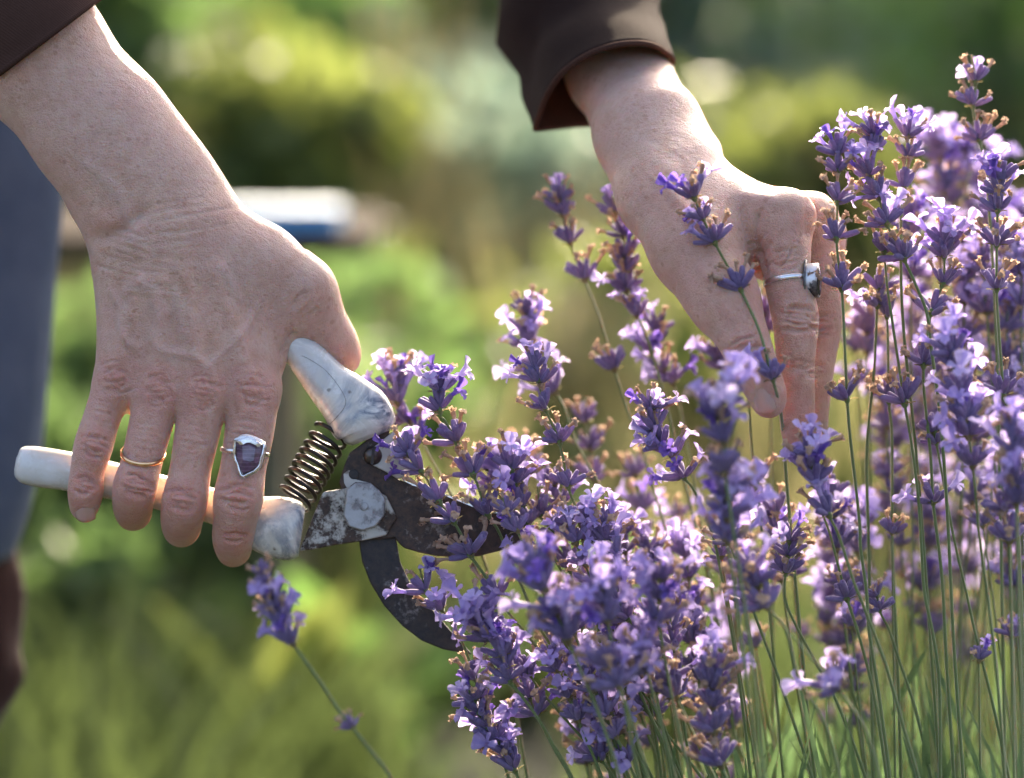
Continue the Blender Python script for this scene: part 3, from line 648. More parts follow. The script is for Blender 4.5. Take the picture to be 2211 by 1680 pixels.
# ---- hand reaching into the lavender
def reaching_hand():
    f = Field((8, -30, -130), (150, 205, 46), HV)
    pal = f.new()
    f.chain(pal, [(1150, -240, 180, 128), (1240, -40, 118, 122), (1335, 150, 66, 112), (1402, 290, 26, 113), (1447, 392, 12, 112)], 10, 0.8)
    f.cone(pal, loc(1519, 329, 24), 40 * KM, loc(1490, 300, 26), 40 * KM, 5)                   # end of the ulna
    f.chain(pal, [(1455, 402, 12, 106), (1535, 448, 12, 72)], 14, 0.8)
    for a, b in (((1515, 440, 4, 68), (1692, 474, -5, 60)), ((1515, 436, 20, 64), (1752, 478, 13, 55)), ((1515, 440, 34, 58), (1776, 506, 32, 47)), ((1505, 450, 46, 52), (1772, 542, 50, 42))):
        f.chain(pal, [a, b], 12)
    f.chain(pal, [(1565, 520, 26, 66), (1700, 560, 36, 58)], 10)
    f.chain(pal, [(1440, 440, 0, 88), (1500, 540, -9, 82), (1560, 642, -19, 70)], 12)           # thumb metacarpal
    f.chain(pal, [(1530, 480, 4, 82), (1580, 520, 4, 58)], 12)
    th = f.new(); f.chain(th, [(1556, 636, -19, 71), (1596, 712, -24, 57), (1620, 768, -27, 50), (1640, 815, -27, 45), (1655, 846, -27, 40), (1660, 866, -26, 36)], .7, 1, 4)
    F = smin(pal, th, 8)
    fing = f.new()
    for nodes in (
        [(1692, 474, -5, 60), (1695, 530, -8, 55), (1699, 590, -11, 50), (1708, 640, -13, 49), (1718, 690, -14, 49), (1718, 745, -13, 43), (1718, 800, -11, 39.5), (1720, 862, -9, 38), (1721, 905, -8, 36), (1722, 933, -6, 34)],
        [(1752, 478, 13, 54), (1767, 560, 11, 47), (1774, 630, 9, 44), (1774, 695, 8, 44), (1767, 765, 9, 38), (1759, 830, 10, 36), (1756, 890, 11, 33), (1757, 925, 12, 30)],
        [(1776, 506, 32, 46), (1784, 590, 31, 41), (1781, 690, 31, 40), (1767, 790, 33, 35), (1764, 870, 35, 29)],
        [(1770, 545, 50, 40), (1772, 620, 52, 36), (1766, 710, 54, 34), (1760, 790, 56, 28)]):
        g = f.new(); f.chain(g, nodes, .7, 1, 4); np.minimum(fing, g, out=fing)
    F = smin(F, fing, 5)
    h = Hand(f, F)
    for x, y, rx, ry in ((1705, 428, 40, 26), (1768, 440, 24, 26)): h.blob(x, y, rx, ry, 1.5, 0.06, 0.3)
    h.stroke(((1740, 430), (1742, 470), (1745, 520)), 7, -0.55)
    h.stroke(((1624, 520), (1632, 548), (1650, 590)), 7, -1.2); h.stroke(((1600, 440), (1612, 490), (1624, 525)), 6, -0.7); h.stroke(((1640, 455), (1630, 490), (1634, 530)), 5, -0.6)
    h.creases(1665, 545, 80, 7, 10, -0.45, -55, 4, 2.6, 101); h.creases(1700, 560, 70, 4, 11, -0.3, -10, 3, 2.6, 102)
    h.creases(1722, 690, 88, 7, 8, -0.65, 8, 5, 2.5, 103); h.creases(1778, 700, 60, 6, 8, -0.6, 4, 4, 2.5, 104)
    h.creases(1718, 790, 66, 3, 8, -0.4, -3, 3, 2.4, 105); h.creases(1760, 800, 50, 4, 9, -0.4, -3, 3, 2.4, 106)
    h.creases(1606, 766, 84, 7, 9, -0.75, -25, 5, 2.6, 107); h.blob(1604, 764, 40, 30, 0.6, 0.35, 0, -25)
    h.creases(1430, 350, 130, 8, 15, -0.09, 35, 12, 3.8, 108); h.creases(1400, 420, 100, 6, 15, -0.16, 45, 8, 3.2, 109)
    h.blob(1395, 480, 22, 60, 1.3, 0, .2, -30); h.blob(1530, 325, 24, 24, 0.8, 0.05, .3)
    for a, s_, am in ((((1560, 520), (1480, 450), (1420, 380)), 10, 0.7), (((1590, 420), (1640, 430), (1690, 440)), 9, 0.6), (((1500, 560), (1545, 620), (1580, 690)), 9, 0.6)): h.stroke(a, s_, am)
    for x, y, rx, ry, rd in ((1710, 880, 34, 90, 0.5), (1722, 690, 40, 34, 0.30), (1778, 690, 34, 34, 0.30), (1650, 860, 40, 50, 0.45), (1760, 880, 30, 60, 0.4), (1700, 560, 40, 60, 0.2), (1640, 640, 30, 70, 0.6)): h.blob(x, y, rx, ry, 0, rd, 0, 0, None, False)
    h.blob(1330, 200, 80, 100, 0, 0, 0.55); h.blob(1620, 410, 110, 30, 0, 0, .4, 8)
    return h.finish()
Va, Qa, Ta = gripping_hand()
Vb, Qb, Tb = reaching_hand()
# upper arms and trunk under the shirt (above the picture) carry the two forearms
SH_R, SH_L, EL_R, EL_L = Vector((-0.36, 0.36, 1.10)), Vector((-0.04, 0.44, 1.16)), P(-520, -520, .10), P(1020, -520, .30)
body = Acc()
body.add(Va, Qa); body.add(Vb, Qb)
CP = Vector((-.22, .43, 1.13))
def open_ring(V, Q, n0):
    """the open edge where a forearm leaves its own field, in order round the arm"""
    e = np.vstack([Q[:, [0, 1]], Q[:, [1, 2]], Q[:, [2, 3]], Q[:, [3, 0]]]); es = np.sort(e, 1); key = es[:, 0].astype(np.int64) * (len(V) + 1) + es[:, 1]
    u, idx, cnt = np.unique(key, return_index=True, return_counts=True); be = e[idx[cnt == 1]]
    nxt = {int(a_): int(b_) for a_, b_ in be}; best = []
    seen = set()
    for s0 in nxt:
        if s0 in seen: continue
        lp, q = [], s0
        while q in nxt and q not in seen: seen.add(q); lp.append(q); q = nxt[q]
        if len(lp) > len(best): best = lp
    return best
for V0, Q0, off, path, rad in ((Va, Qa, 0, [P(-420, -420, .06), EL_R, EL_R.lerp(SH_R, .5), SH_R, CP], [.034, .040, .043, .050, .060]),
                  (Vb, Qb, len(Va), [P(1110, -330, .21), EL_L, EL_L.lerp(SH_L, .5), SH_L, CP], [.028, .038, .042, .050, .060])):
    ring = open_ring(V0, Q0, off); n = len(ring); rp_ = V0[ring]; c0 = rp_.mean(0)
    pts = catmull([list(p) for p in path], 3); rr = np.interp(np.linspace(0, 1, len(pts)), np.linspace(0, 1, 5), rad)
    t_, n_, b_ = frames(np.vstack([c0, pts])); d0 = rp_ - c0
    ang = np.unwrap(np.arctan2(d0 @ b_[0], d0 @ n_[0]))
    base_i = body.n; VV = []
    for k in range(len(pts) - 1): VV.append(pts[k] + rr[k] * (np.cos(ang)[:, None] * n_[k + 1] + np.sin(ang)[:, None] * b_[k + 1]))
    body.add(np.vstack(VV))
    def idx_(k, j): return (off + ring[j % n]) if k < 0 else base_i + k * n + (j % n)
    qq = [[idx_(k - 1, j), idx_(k - 1, j + 1), idx_(k, j + 1), idx_(k, j)][::-1] for k in range(len(pts) - 1) for j in range(n)]
    body.Q.append(np.array(qq)); body.mq += [0] * len(qq)
    if off == 0: body.add([tuple(CP)]); cpi = body.n - 1
    tt = [[idx_(len(pts) - 2, j), idx_(len(pts) - 2, j + 1), cpi] for j in range(n)]
    body.T.append(np.array(tt)); body.mt += [0] * len(tt)
V, Q, T = tube(catmull([tuple(CP), (-.28, .48, 1.07), (-.42, .56, .95), (-.50, .58, .86)], 5), np.interp(np.linspace(0, 1, 16), [0, .3, .7, 1], [.06, .125, .11, .13]), 18)
k0 = body.n; T[T == len(V) - 2] = -1; T[T == len(V) - 1] = len(V) - 2; V = np.delete(V, len(V) - 2, 0); T2 = T.copy(); body.add(V, Q, T); body.T[-1][T2 == -1] = cpi
# neck and head, bowed towards the flowers
def head_mesh():
    f = Field((-90, -110, -130), (90, 150, 130), 4.0); G = f.F
    def c3(a, ra, b, rb, k, zs=1): f.cone(G, np.array(a, float), ra, np.array(b, float), rb, k, zs)
    c3((0, 55, -10), 76, (0, 45, 18), 72, 10); c3((0, -5, 25), 58, (0, -45, 45), 34, 25); c3((0, 20, 88), 7, (0, -12, 104), 11, 8)
    c3((-30, 34, 74), 12, (30, 34, 74), 12, 14); c3((-14, -36, 84), 5, (14, -36, 84), 5, 6); c3((-14, -46, 82), 5, (14, -46, 82), 5, 6)
    for s in (-1, 1): c3((s * 74, 20, -8), 12, (s * 78, -6, -2), 8, 6, 1.4)
    c3((0, -20, -20), 52, (0, -100, -40), 55, 20)
    return surface_nets(G, f.lo, f.h)
Vh, Qh = head_mesh()
Rh = Matrix.Rotation(R(35), 3, 'Z') @ Matrix.Rotation(R(90), 3, 'X') @ Matrix.Rotation(R(52), 3, 'X')
HP = Vector((-.17, .33, 1.27))
Hm = np.array(Rh); Vh = (Vh / 1000) @ Hm.T + np.array(HP); k0 = body.n; body.add(Vh, Qh)
ring = open_ring(Vh, Qh, 0); tt = [[k0 + ring[j], k0 + ring[(j + 1) % len(ring)], cpi] for j in range(len(ring))]; body.T.append(np.array(tt)); body.mt += [0] * len(tt)
me = body.mesh('person', [M['skin']])
tone = np.zeros((body.n, 4), dtype=np.float32); tone[:, 3] = 1; tone[:len(Va)] = Ta; tone[len(Va):len(Va) + len(Vb)] = Tb
at = me.attributes.new('tone', 'FLOAT_COLOR', 'POINT'); at.data.foreach_set('color', tone.ravel())
person = obj('person', me, label='person in brown shirt and denim apron bending over to cut lavender', category='person')
# ---- hair: a cap of strands over the skull
def hair():
    a = Acc(); r = random.Random(5)
    for i in range(260):
        th, ph = r.uniform(-math.pi, math.pi), r.uniform(0.05, 1.75)
        pts = []
        for k in range(5):
            p2 = ph + k * 0.22
            q = np.array([80 * math.sin(p2) * math.cos(th), 52 + 82 * math.cos(p2), -14 + 88 * math.sin(p2) * math.sin(th) - k * 3])
            if q[2] > 62 and q[1] < 62: break
            pts.append(q)
        if len(pts) < 3: continue
        V, Q, T = tube(np.array(pts), np.linspace(9, 4, len(pts)), 5); a.add((V / 1000) @ Hm.T + np.array(HP), Q, T)
    return a.mesh('hair', [M['bark']])
obj('hair', hair(), person)
# ---- fingernails
def nail(cx, cy, d, length, width, ang, tilt_n, thick=0.5):
    """a curved plate; ang turns it in the picture plane, tilt_n is the way it faces in (right, up, towards the lens)"""
    n = Vector(tilt_n).normalized(); up = Vector((math.sin(R(ang)), math.cos(R(ang)), 0)); up = (up - n * up.dot(n)).normalized(); rt = up.cross(n)
    c = loc(cx, cy, d); V, Fs = [], []; nu, nv = 8, 8
    for s_ in (0, -thick):
        for j in range(nv + 1):
            v = j / nv * 2 - 1
            for i in range(nu + 1):
                u = i / nu * 2 - 1
                wv = width * (1 - 0.45 * max(0, -v - .55) ** 1.0 - 0.16 * max(0, v - .6))
                z = -0.30 * width * u * u - 0.06 * length * v * v
                yy = v * length * 0.5 * (1 + (0.10 if v < 0 else -0.10) * (1 - u * u) * (1 if v < 0 else -1))
                V.append(c + np.array(rt * (u * wv * 0.5) + up * yy + n * (z + s_)))
    m = (nu + 1) * (nv + 1)
    for j in range(nv):
        for i in range(nu):
            a = j * (nu + 1) + i; Fs.append([a, a + 1, a + nu + 2, a + nu + 1]); Fs.append([m + a, m + a + nu + 1, m + a + nu + 2, m + a + 1])
    for i in range(nu): Fs.append([i, m + i, m + i + 1, i + 1]); b = nv * (nu + 1) + i; Fs.append([b, b + 1, m + b + 1, m + b])
    for j in range(nv): a = j * (nu + 1); Fs.append([a, a + nu + 1, m + a + nu + 1, m + a]); b = a + nu; Fs.append([b, m + b, m + b + nu + 1, b + nu + 1])
    W = [A + X_ * (v[0] / 1000) + U_ * (v[1] / 1000) - F_ * (v[2] / 1000) for v in V]
    o = obj('fingernail', py_mesh('fingernail', W, Fs, [M['nail']]), person); return o
nail(181, 1106, -11.5, 9.0, 8.2, 180, (0, -.45, 1))
nail(513, 1212, 3.0, 6.0, 9.0, 180, (.15, -1, .25))
nail(1643, 856, -34.7, 13.0, 8.2, 170, (-.38, -.15, 1))
nail(1748, 893, -12.0, 12.0, 7.5, 176, (1, -.1, .55))
nail(1784, 908, 8.0, 11.0, 7.0, 178, (1, -.1, .35))
# ---- clothing
def shell(loops, closed=True, sub=3, thick=0.0016, name='sleeve', m=None, lining=True):
    """cloth tube through loops of world points; given a thickness inwards"""
    L = [catmull([list(p) for p in lp] + [list(lp[0])], 6)[:-1] for lp in loops]
    L = np.array(L); G = np.array([catmull(L[:, j], sub) for j in range(L.shape[1])]).transpose(1, 0, 2)
    nr, ns = G.shape[:2]
    if name == 'sleeve':
        from mathutils import noise as mn
        for i_ in range(3, nr):
            for j_ in range(ns):
                v_ = Vector(G[i_, j_]); k_ = min(1, (i_ - 2) / 4); G[i_, j_] += np.array(mn.noise_vector(v_ * 38)) * .0032 * k_
    i = np.arange(nr - 1)[:, None] * ns; j = np.arange(ns)[None, :]; j2 = (j + 1) % ns
    Q = np.stack([i + j, i + ns + j, i + ns + j2, i + j2], -1).reshape(-1, 4)
    me = np_mesh(name, G.reshape(-1, 3), Q, None, [M[m or 'brown'], M['lining']])
    o = obj(name, me, person)
    s = o.modifiers.new('thickness', 'SOLIDIFY'); s.thickness = thick; s.offset = 0
    if lining: s.material_offset = 1; s.material_offset_rim = 0
    return o, G
def ring_loop(c, ax, r, n=12, flat=1.0, seed=1):
    ax = Vector(ax).normalized(); a = ax.orthogonal().normalized(); a = (X_ - ax * X_.dot(ax)).normalized(); b = ax.cross(a); rr = random.Random(seed)
    return [c + (a * math.cos(t) * r + b * math.sin(t) * r * flat) * rr.uniform(.96, 1.04) for t in [2 * math.pi * i / n for i in range(n)]]
def px_loop(pts): return [P(x, y, d / 1000) for x, y, d in pts]
# sleeve over the reaching arm, with its open cuff
front = [(1155, 278, 62), (1170, 232, 50), (1186, 196, 40), (1216, 156, 30), (1270, 118, 22), (1332, 97, 18), (1390, 94, 22), (1430, 108, 36), (1452, 140, 60), (1400, 215, 100), (1300, 262, 112), (1225, 272, 95)]
def shift(l, dx, dy, dd, cx, cy, cd, s): return [((x - cx) * s + cx + dx, (y - cy) * s + cy + dy, (d - cd) * s + cd + dd) for x, y, d in l]
cuffB = shift(front, 5, 8, -2, 1310, 180, 60, 1.0)
loops = [px_loop(front), px_loop(shift(front, -8, -30, 10, 1310, 180, 60, 1.0)), px_loop(shift(front, -32, -110, 38, 1310, 180, 60, 0.99)), px_loop(shift(front, -80, -270, 90, 1310, 180, 60, 1.0)), ring_loop(EL_L, EL_L - P(1240, 0, .15), .058), ring_loop(EL_L.lerp(SH_L, .5), SH_L - EL_L, .066), ring_loop(SH_L, SH_L - EL_L, .08)]
o, _ = shell(loops, name='sleeve')
rim = catmull([list(p) for p in px_loop(front)] + [list(px_loop(front)[0])], 8)
V, Q, T = tube(rim, 0.0013, 6, False); obj('cuff_hem', np_mesh('cuff_hem', V, Q, None, [M['brown']]), person)
# sleeve over the gripping arm
def arm_loop(cx, cy, d, r, ang, zf=0.8, n=12):
    ux, uy = math.cos(R(ang)), math.sin(R(ang))
    return [P(cx + ux * r * math.cos(t), cy + uy * r * math.cos(t), d / 1000 - zf * r * K * math.sin(t)) for t in [2 * math.pi * i / n for i in range(n)]]
l0 = arm_loop(84, 94, 2, 178, -37); l1 = arm_loop(70, 72, 4, 180, -37); l2 = arm_loop(-60, -70, 12, 196, -40); l3 = arm_loop(-260, -280, 30, 220, -42)
o, _ = shell([l0, l1, l2, l3, ring_loop(EL_R, P(0, 0, 0) - EL_R, .060), ring_loop(EL_R.lerp(SH_R, .5), SH_R - EL_R, .068), ring_loop(SH_R, SH_R - EL_R, .08)], name='sleeve')
rim = catmull([list(p) for p in l0] + [list(l0[0])], 8)
V, Q, T = tube(rim, 0.0012, 6, False); obj('cuff_hem', np_mesh('cuff_hem', V, Q, None, [M['brown']]), person)
# shirt body
ax = Vector((-.12, .28, -.33))
shell([ring_loop(Vector((-.20, .39, 1.21)), ax, .075, 12, .8), ring_loop(Vector((-.22, .44, 1.14)), ax, .19, 12, .62, 2), ring_loop(Vector((-.38, .53, 1.0)), ax, .165, 12, .7, 3), ring_loop(Vector((-.48, .57, .88)), ax, .18, 12, .75, 4)], name='shirt_body')
# ---- apron, trouser legs and boots, standing behind the gripping hand
AD = 0.17
def gp(px, py, d): return P(px, py, d)
apron_l = []
for y, xr, fold in ((-420, -60, 0), (-150, 20, .2), (80, 90, .5), (250, 124, .8), (400, 136, 1), (600, 120, 1), (800, 104, 1), (1000, 84, 1), (1130, 52, 1), (1205, 22, 1)):
    q = gp(xr - 4, y, AD + .04); lp = []
    for i in range(20):
        t = 2 * math.pi * i / 20; wv = 1 + .14 * fold * math.sin(5 * t + y * .002) + .10 * fold * math.sin(9 * t + 1)
        lp.append(Vector((q.x - .175 + .175 * math.cos(t) * (wv if abs(math.cos(t)) < .92 else 1), q.y + .045 * math.sin(t) * wv, q.z)))
    apron_l.append(lp)
o, _ = shell(apron_l, name='apron', m='denim', thick=.003, lining=False)
for sx, xr in ((0, 46), (1, -320)):
    lp = []
    for y, xx in ((1060, xr - 18), (1180, xr - 16), (1280, xr - 8), (1400, xr), (1470, xr - 14), (1600, xr - 60), (1800, xr - 90), (2100, xr - 100)):
        q = gp(xx, y, AD + .05 + sx * .10); lp.append(ring_loop(Vector((q.x - .075, q.y, q.z)), (0, 0, 1), .075, 12, .5, y))
    lp[-1] = [v + Vector((0, 0, .07 - v.z)) for v in lp[-1]]
    shell(lp, name='trouser_leg', m='trouser', thick=.003, lining=False)
    cx = sum((v.x for v in lp[-1])) / 12; cy = sum((v.y for v in lp[-1])) / 12
    a = Acc(); V, Q, T = tube(catmull([(cx - .02, cy + .05, .05), (cx, cy - .03, .055), (cx + .015, cy - .12, .04), (cx + .02, cy - .17, .035)], 4), np.interp(np.linspace(0, 1, 13), [0, .3, .8, 1], [.045, .05, .044, .025]), 12, True, .9); V[:, 2] = np.maximum(V[:, 2], .0); a.add(V, Q, T)
    V, Q, T = tube([(cx, cy + .02, .04), (cx, cy + .01, .16)], [.052, .058], 14); a.add(V, Q, T)
    obj('boot', a.mesh('boot', [M['leather']]), person)
# ------------------------------------------------------------------ secateurs
def loft(nodes, zf, seg=28, sub=6, name='handle', power=2.4, seam=None):
    """rounded bar: nodes are (x, y, half width, depth mm, half thickness mm)"""
    p = catmull(nodes, sub); m = len(p)
    t = np.gradient(p[:, :2], axis=0); t /= np.linalg.norm(t, axis=1)[:, None]; nx, ny = -t[:, 1], t[:, 0]
    V = []
    for i in range(m):
        x, y, hw, d, th = p[i]
        for a in np.linspace(0, 2 * math.pi, seg, endpoint=False):
            c, s = math.cos(a), math.sin(a)
            cu = math.copysign(abs(c) ** (2 / power), c); su = math.copysign(abs(s) ** (2 / power), s)
            V.append(P(x + nx[i] * hw * cu, y + ny[i] * hw * cu, (d - th * su) / 1000))
    V = [tuple(v) for v in V]
    i = np.arange(m - 1)[:, None] * seg; j = np.arange(seg)[None, :]; j2 = (j + 1) % seg
    Q = np.stack([i + j, i + j2, i + seg + j2, i + seg + j], -1).reshape(-1, 4)
    n = len(V); V += [tuple(P(p[0][0], p[0][1], p[0][3] / 1000)), tuple(P(p[-1][0], p[-1][1], p[-1][3] / 1000))]
    T = [(n, (k + 1) % seg, k) for k in range(seg)] + [(n + 1, (m - 1) * seg + k, (m - 1) * seg + (k + 1) % seg) for k in range(seg)]
    me = np_mesh(name, V, Q, T, [M['marble']])
    return me, np.concatenate([np.repeat(np.linspace(0, 1, m), seg), [0, 1]])
def stain(me, vals):
    a = me.attributes.new('stain', 'FLOAT', 'POINT'); a.data.foreach_set('value', np.asarray(vals, dtype=np.float32))
sec = empty('secateurs', (0, 0, 0), label='old secateurs with marbled white handles, coil spring and rusty dark blades', category='secateurs')
def part(name, me, parent=sec):
    o = obj(name, me, parent); return o
def sub_part(name, me, parent): return obj(name, me, parent)
me, u = loft([(520, 590, 26, 8, 5.5), (575, 665, 32, 8, 6), (638, 747, 37, 6, 6.8), (663, 773, 42, 5, 7.2), (704, 822, 49, 3.5, 8), (745, 862, 61, 2.5, 9.3), (772, 892, 71, 1.5, 10.5), (790, 918, 68, 1.5, 10.2), (797, 936, 58, 2, 8.5), (801, 946, 44, 2.5, 6)], 1)
stain(me, np.clip((u - .25) * 2.2, .25, 1)); upper_handle = part('handle', me); upper_handle['label'] = 'upper marbled handle pressed by the thumb'
me, u = loft([(33, 1001, 14, 3, 4), (39, 1002, 32, 3, 6), (56, 1004, 41, 3, 7.5), (95, 1010, 43.5, 3, 8), (160, 1020, 42, 3, 8), (250, 1040, 40, 3, 8), (350, 1064, 38, 4, 7.5), (450, 1090, 38, 4, 7.5), (520, 1110, 45, 3, 8), (568, 1130, 62, 2, 9.5), (610, 1141, 68, 1.5, 10.2), (638, 1146, 64, 1.5, 9.8), (652, 1148, 54, 2, 8)], 1)
stain(me, np.clip((u - .55) * 3.0, .06, 1)); part('handle', me)['label'] = 'lower marbled handle gripped by the fingers'
def zpts(l): return [(530.6 + .4737 * x, 663.3 + .4737 * y) for x, y in l]
def plate(name, poly, d0, d1, m, bev=0.0005, smooth_n=0, parent=sec):
    if smooth_n: poly = [tuple(q) for q in catmull(poly + [poly[0]], smooth_n)[:-1]]
    if sum(poly[i][0] * poly[(i + 1) % len(poly)][1] - poly[(i + 1) % len(poly)][0] * poly[i][1] for i in range(len(poly))) < 0: poly = poly[::-1]
    V, Fs = prism(poly, d0 / 1000, d1 / 1000)
    me = py_mesh(name, V, Fs, [M[m]], False); me.update()
    o = part(name, me, parent) if parent is sec else sub_part(name, me, parent)
    if bev: bevel(o, bev, 2)
    return o
# parting line of the moulded handle
UP = np.array([(575, 665, 32, 8, 6), (638, 747, 37, 6, 6.8), (663, 773, 42, 5, 7.2), (704, 822, 49, 3.5, 8), (745, 862, 61, 2.5, 9.3), (772, 892, 71, 1.5, 10.5), (790, 918, 68, 1.5, 10.2)], float)
UPc = catmull(UP, 10)
def on_handle(x, y):
    i = int(np.argmin(np.hypot(UPc[:, 0] - x, UPc[:, 1] - y))); q = UPc[i]; t = UPc[min(i + 1, len(UPc) - 1)] - UPc[max(i - 1, 0)]; t = t[:2] / np.linalg.norm(t[:2])
    u = min(.97, abs((x - q[0]) * -t[1] + (y - q[1]) * t[0]) / q[2]); return P(x, y, (q[3] - q[4] * (1 - u ** 2.4) ** (1 / 2.4)) / 1000)
sp = catmull([(652, 768), (672, 778), (703, 800), (730, 832), (746, 862), (742, 882), (722, 906), (712, 916)], 6)
V, Q, T = tube(np.array([list(on_handle(x, y)) for x, y in sp]), 0.00011, 6); sub_part('parting_line', np_mesh('parting_line', V, Q, T, [M['seam']]), upper_handle)
# cutting blade with its tang, the plate of the other jaw, the lever, the hook
blade = [(440, 752), (426, 800), (436, 826), (455, 880), (500, 1055), (560, 1062), (680, 1052), (700, 1078), (722, 1098), (790, 1118), (860, 1133), (950, 1141), (1060, 1136), (1180, 1105), (1320, 1040), (1240, 957), (1130, 935), (1040, 908), (940, 868), (850, 834), (760, 808), (700, 786), (672, 760), (662, 680), (655, 552), (640, 540), (560, 598), (474, 664), (462, 690), (452, 715)]
plate('cutting_blade', zpts(blade), 0.0, 3.2, 'blade')
edge = [(705, 783), (760, 804), (850, 830), (940, 864), (1040, 904), (1130, 931), (1240, 953), (1238, 958), (1130, 938), (1040, 912), (940, 872), (850, 838), (760, 812)]
plate('blade_edge', zpts(edge), -.25, 1.2, 'silver', 0)
plate('jaw_plate', zpts([(246, 1112), (252, 1090), (350, 846), (362, 840), (452, 826), (520, 800), (640, 860), (690, 960), (640, 1040), (520, 1068), (400, 1086), (300, 1105)]), -2.2, -0.15, 'plate')
plate('lever', zpts([(532, 690), (545, 665), (600, 625), (672, 566), (690, 560), (702, 572), (735, 640), (758, 742), (745, 770), (712, 778), (690, 782), (640, 752), (560, 712)]), -2.0, -0.15, 'lever')
hook = [(514, 1050), (530, 1160), (570, 1262), (632, 1362), (712, 1452), (802, 1520), (900, 1560), (1030, 1584), (1024, 1572), (960, 1504), (880, 1412), (800, 1322), (742, 1242), (704, 1160), (684, 1040)]
plate('hook_blade', zpts(hook), 3.4, 7.0, 'hook', 0.0009)
nut = plate('pivot_nut', zpts([(460, 832), (500, 800), (568, 800), (610, 836), (636, 872), (632, 950), (592, 1000), (532, 1020), (470, 1000), (446, 950)]), -5.0, -2.35, 'nut', 0.0006)
def disc(cx, cy, r, d0, d1, n=24): return [(cx + r * math.cos(t), cy + r * math.sin(t)) for t in [2 * math.pi * i / n for i in range(n)]]
plate('pin', disc(786, 1093.5, 9, 0, 0), -5.9, -5.05, 'nut', 0.0003, parent=nut)
plate('washer_scar', zpts([(446, 760), (470, 742), (486, 752), (480, 780), (520, 790), (560, 800), (500, 798), (462, 826), (448, 800)]), -.5, -.05, 'lever', 0)
def dome(cx, cy, r, d, h, m, name, parent, slot=0):
    V, Fs = [], []; nr, ns = 5, 20
    for i in range(nr):
        a = i / (nr - 1) * math.pi / 2
        for j in range(ns):
            t = 2 * math.pi * j / ns; rr = r * math.cos(a) if i < nr - 1 else r * 0.02
            V.append(P(cx + rr * math.cos(t), cy + rr * math.sin(t), (d - h * math.sin(a)) / 1000))
    for i in range(nr - 1):
        for j in range(ns): Fs.append([i * ns + j, (i + 1) * ns + j, (i + 1) * ns + (j + 1) % ns, i * ns + (j + 1) % ns])
    Fs.append([(nr - 1) * ns + j for j in range(ns)])
    o = part(name, py_mesh(name, V, Fs, [M[m]])) if parent is sec else sub_part(name, py_mesh(name, V, Fs, [M[m]]), parent)
    return o
screw = dome(804.5, 984, 20.5, -2.0, 2.6, 'steel_dark', 'screw', sec)
sl = plate('slot', [(804, 965), (810, 966), (806, 1003), (800, 1002)], -5.0, -4.1, 'hook', 0, parent=screw)
hole = plate('stop_pin', disc(764, 1024, 11, 0, 0), -0.9, -.1, 'hook', 0.0003)
# coil spring between the handles
def coil():
    a0, a1 = np.array(loc(716, 934, 4)), np.array(loc(634, 1082, 1)); ax = a1 - a0; Lh = np.linalg.norm(ax); ax /= Lh
    tl = np.array([0.30, 0.10, 1.0]); e2 = tl - ax * tl.dot(ax); e2 /= np.linalg.norm(e2); e1 = np.cross(ax, e2)
    axt = ax + 0.28 * np.array([0, 0, 1]); axt /= np.linalg.norm(axt); e1 = np.cross(axt, np.array([0, 0, 1.0])); e1 /= np.linalg.norm(e1); e2 = np.cross(e1, axt)
    n, turns = 260, 8.6; pts = []
    for i in range(n):
        u = i / (n - 1); th = 2 * math.pi * turns * u
        uu = u + 0.035 * math.sin(2 * math.pi * u) if True else u
        r = (7.1 + 0.5 * math.sin(math.pi * u))
        pts.append(a0 + ax * Lh * uu + r * (math.cos(th) * e1 + math.sin(th) * e2))
    W = np.array([A + X_ * (p[0] / 1000) + U_ * (p[1] / 1000) - F_ * (p[2] / 1000) for p in pts])
    V, Q, T = tube(W, 0.00088, 8); return np_mesh('spring', V, Q, T, [M['spring']])
part('spring', coil())
# ------------------------------------------------------------------ rings
def wl(p): return A + X_ * (p[0] / 1000) + U_ * (p[1] / 1000) - F_ * (p[2] / 1000)
def band(name, c, axis, rx, rz, hw, th, m, n=56, start=0, end=360):
    """flat band round a finger: c is local mm, axis the finger's direction"""
    ax = np.array(axis, float); ax /= np.linalg.norm(ax); zz = np.array([0, 0, 1.0]); e1 = np.cross(ax, zz); e1 /= np.linalg.norm(e1); e2 = np.cross(e1, ax)
    prof = [(-hw, 0), (-hw * .8, th * .8), (0, th), (hw * .8, th * .8), (hw, 0), (hw * .8, -th * .35), (-hw * .8, -th * .35)]
    full = end - start >= 360; k = len(prof); V, Fs = [], []
    ts = [R(start + (end - start) * i / (n if full else n - 1)) for i in range(n)]
    for t in ts:
        dirv = math.cos(t) * e1 * rx + math.sin(t) * e2 * rz; un = dirv / np.linalg.norm(dirv)
        for a, b in prof: V.append(wl(c + dirv + un * b + ax * a))
    for i in range(n if full else n - 1):
        for j in range(k):
            i2 = (i + 1) % n; Fs.append([i * k + j, i * k + (j + 1) % k, i2 * k + (j + 1) % k, i2 * k + j])
    return py_mesh(name, V, Fs, [M[m]])
g = obj('gold_ring', band('gold_ring', loc(309, 980, -11.8), (-.16, -1, -.42), 8.45, 9.9, 0.95, 0.55, 'gold'), label='plain gold band ring on the finger gripping the secateurs', category='ring')
ra = empty('silver_ring', wl(loc(527, 978, -12)), label='silver ring with a raw purple stone on the index finger', category='ring')
def rp(name, me, parent): 
    o = obj(name, me, parent); o.matrix_parent_inverse = Matrix.Translation(parent.location).inverted(); return o
rp('band', band('band', loc(529, 976, -11.8), (-.12, -1, .02), 9.45, 9.7, 0.95, 0.5, 'silver'), ra)
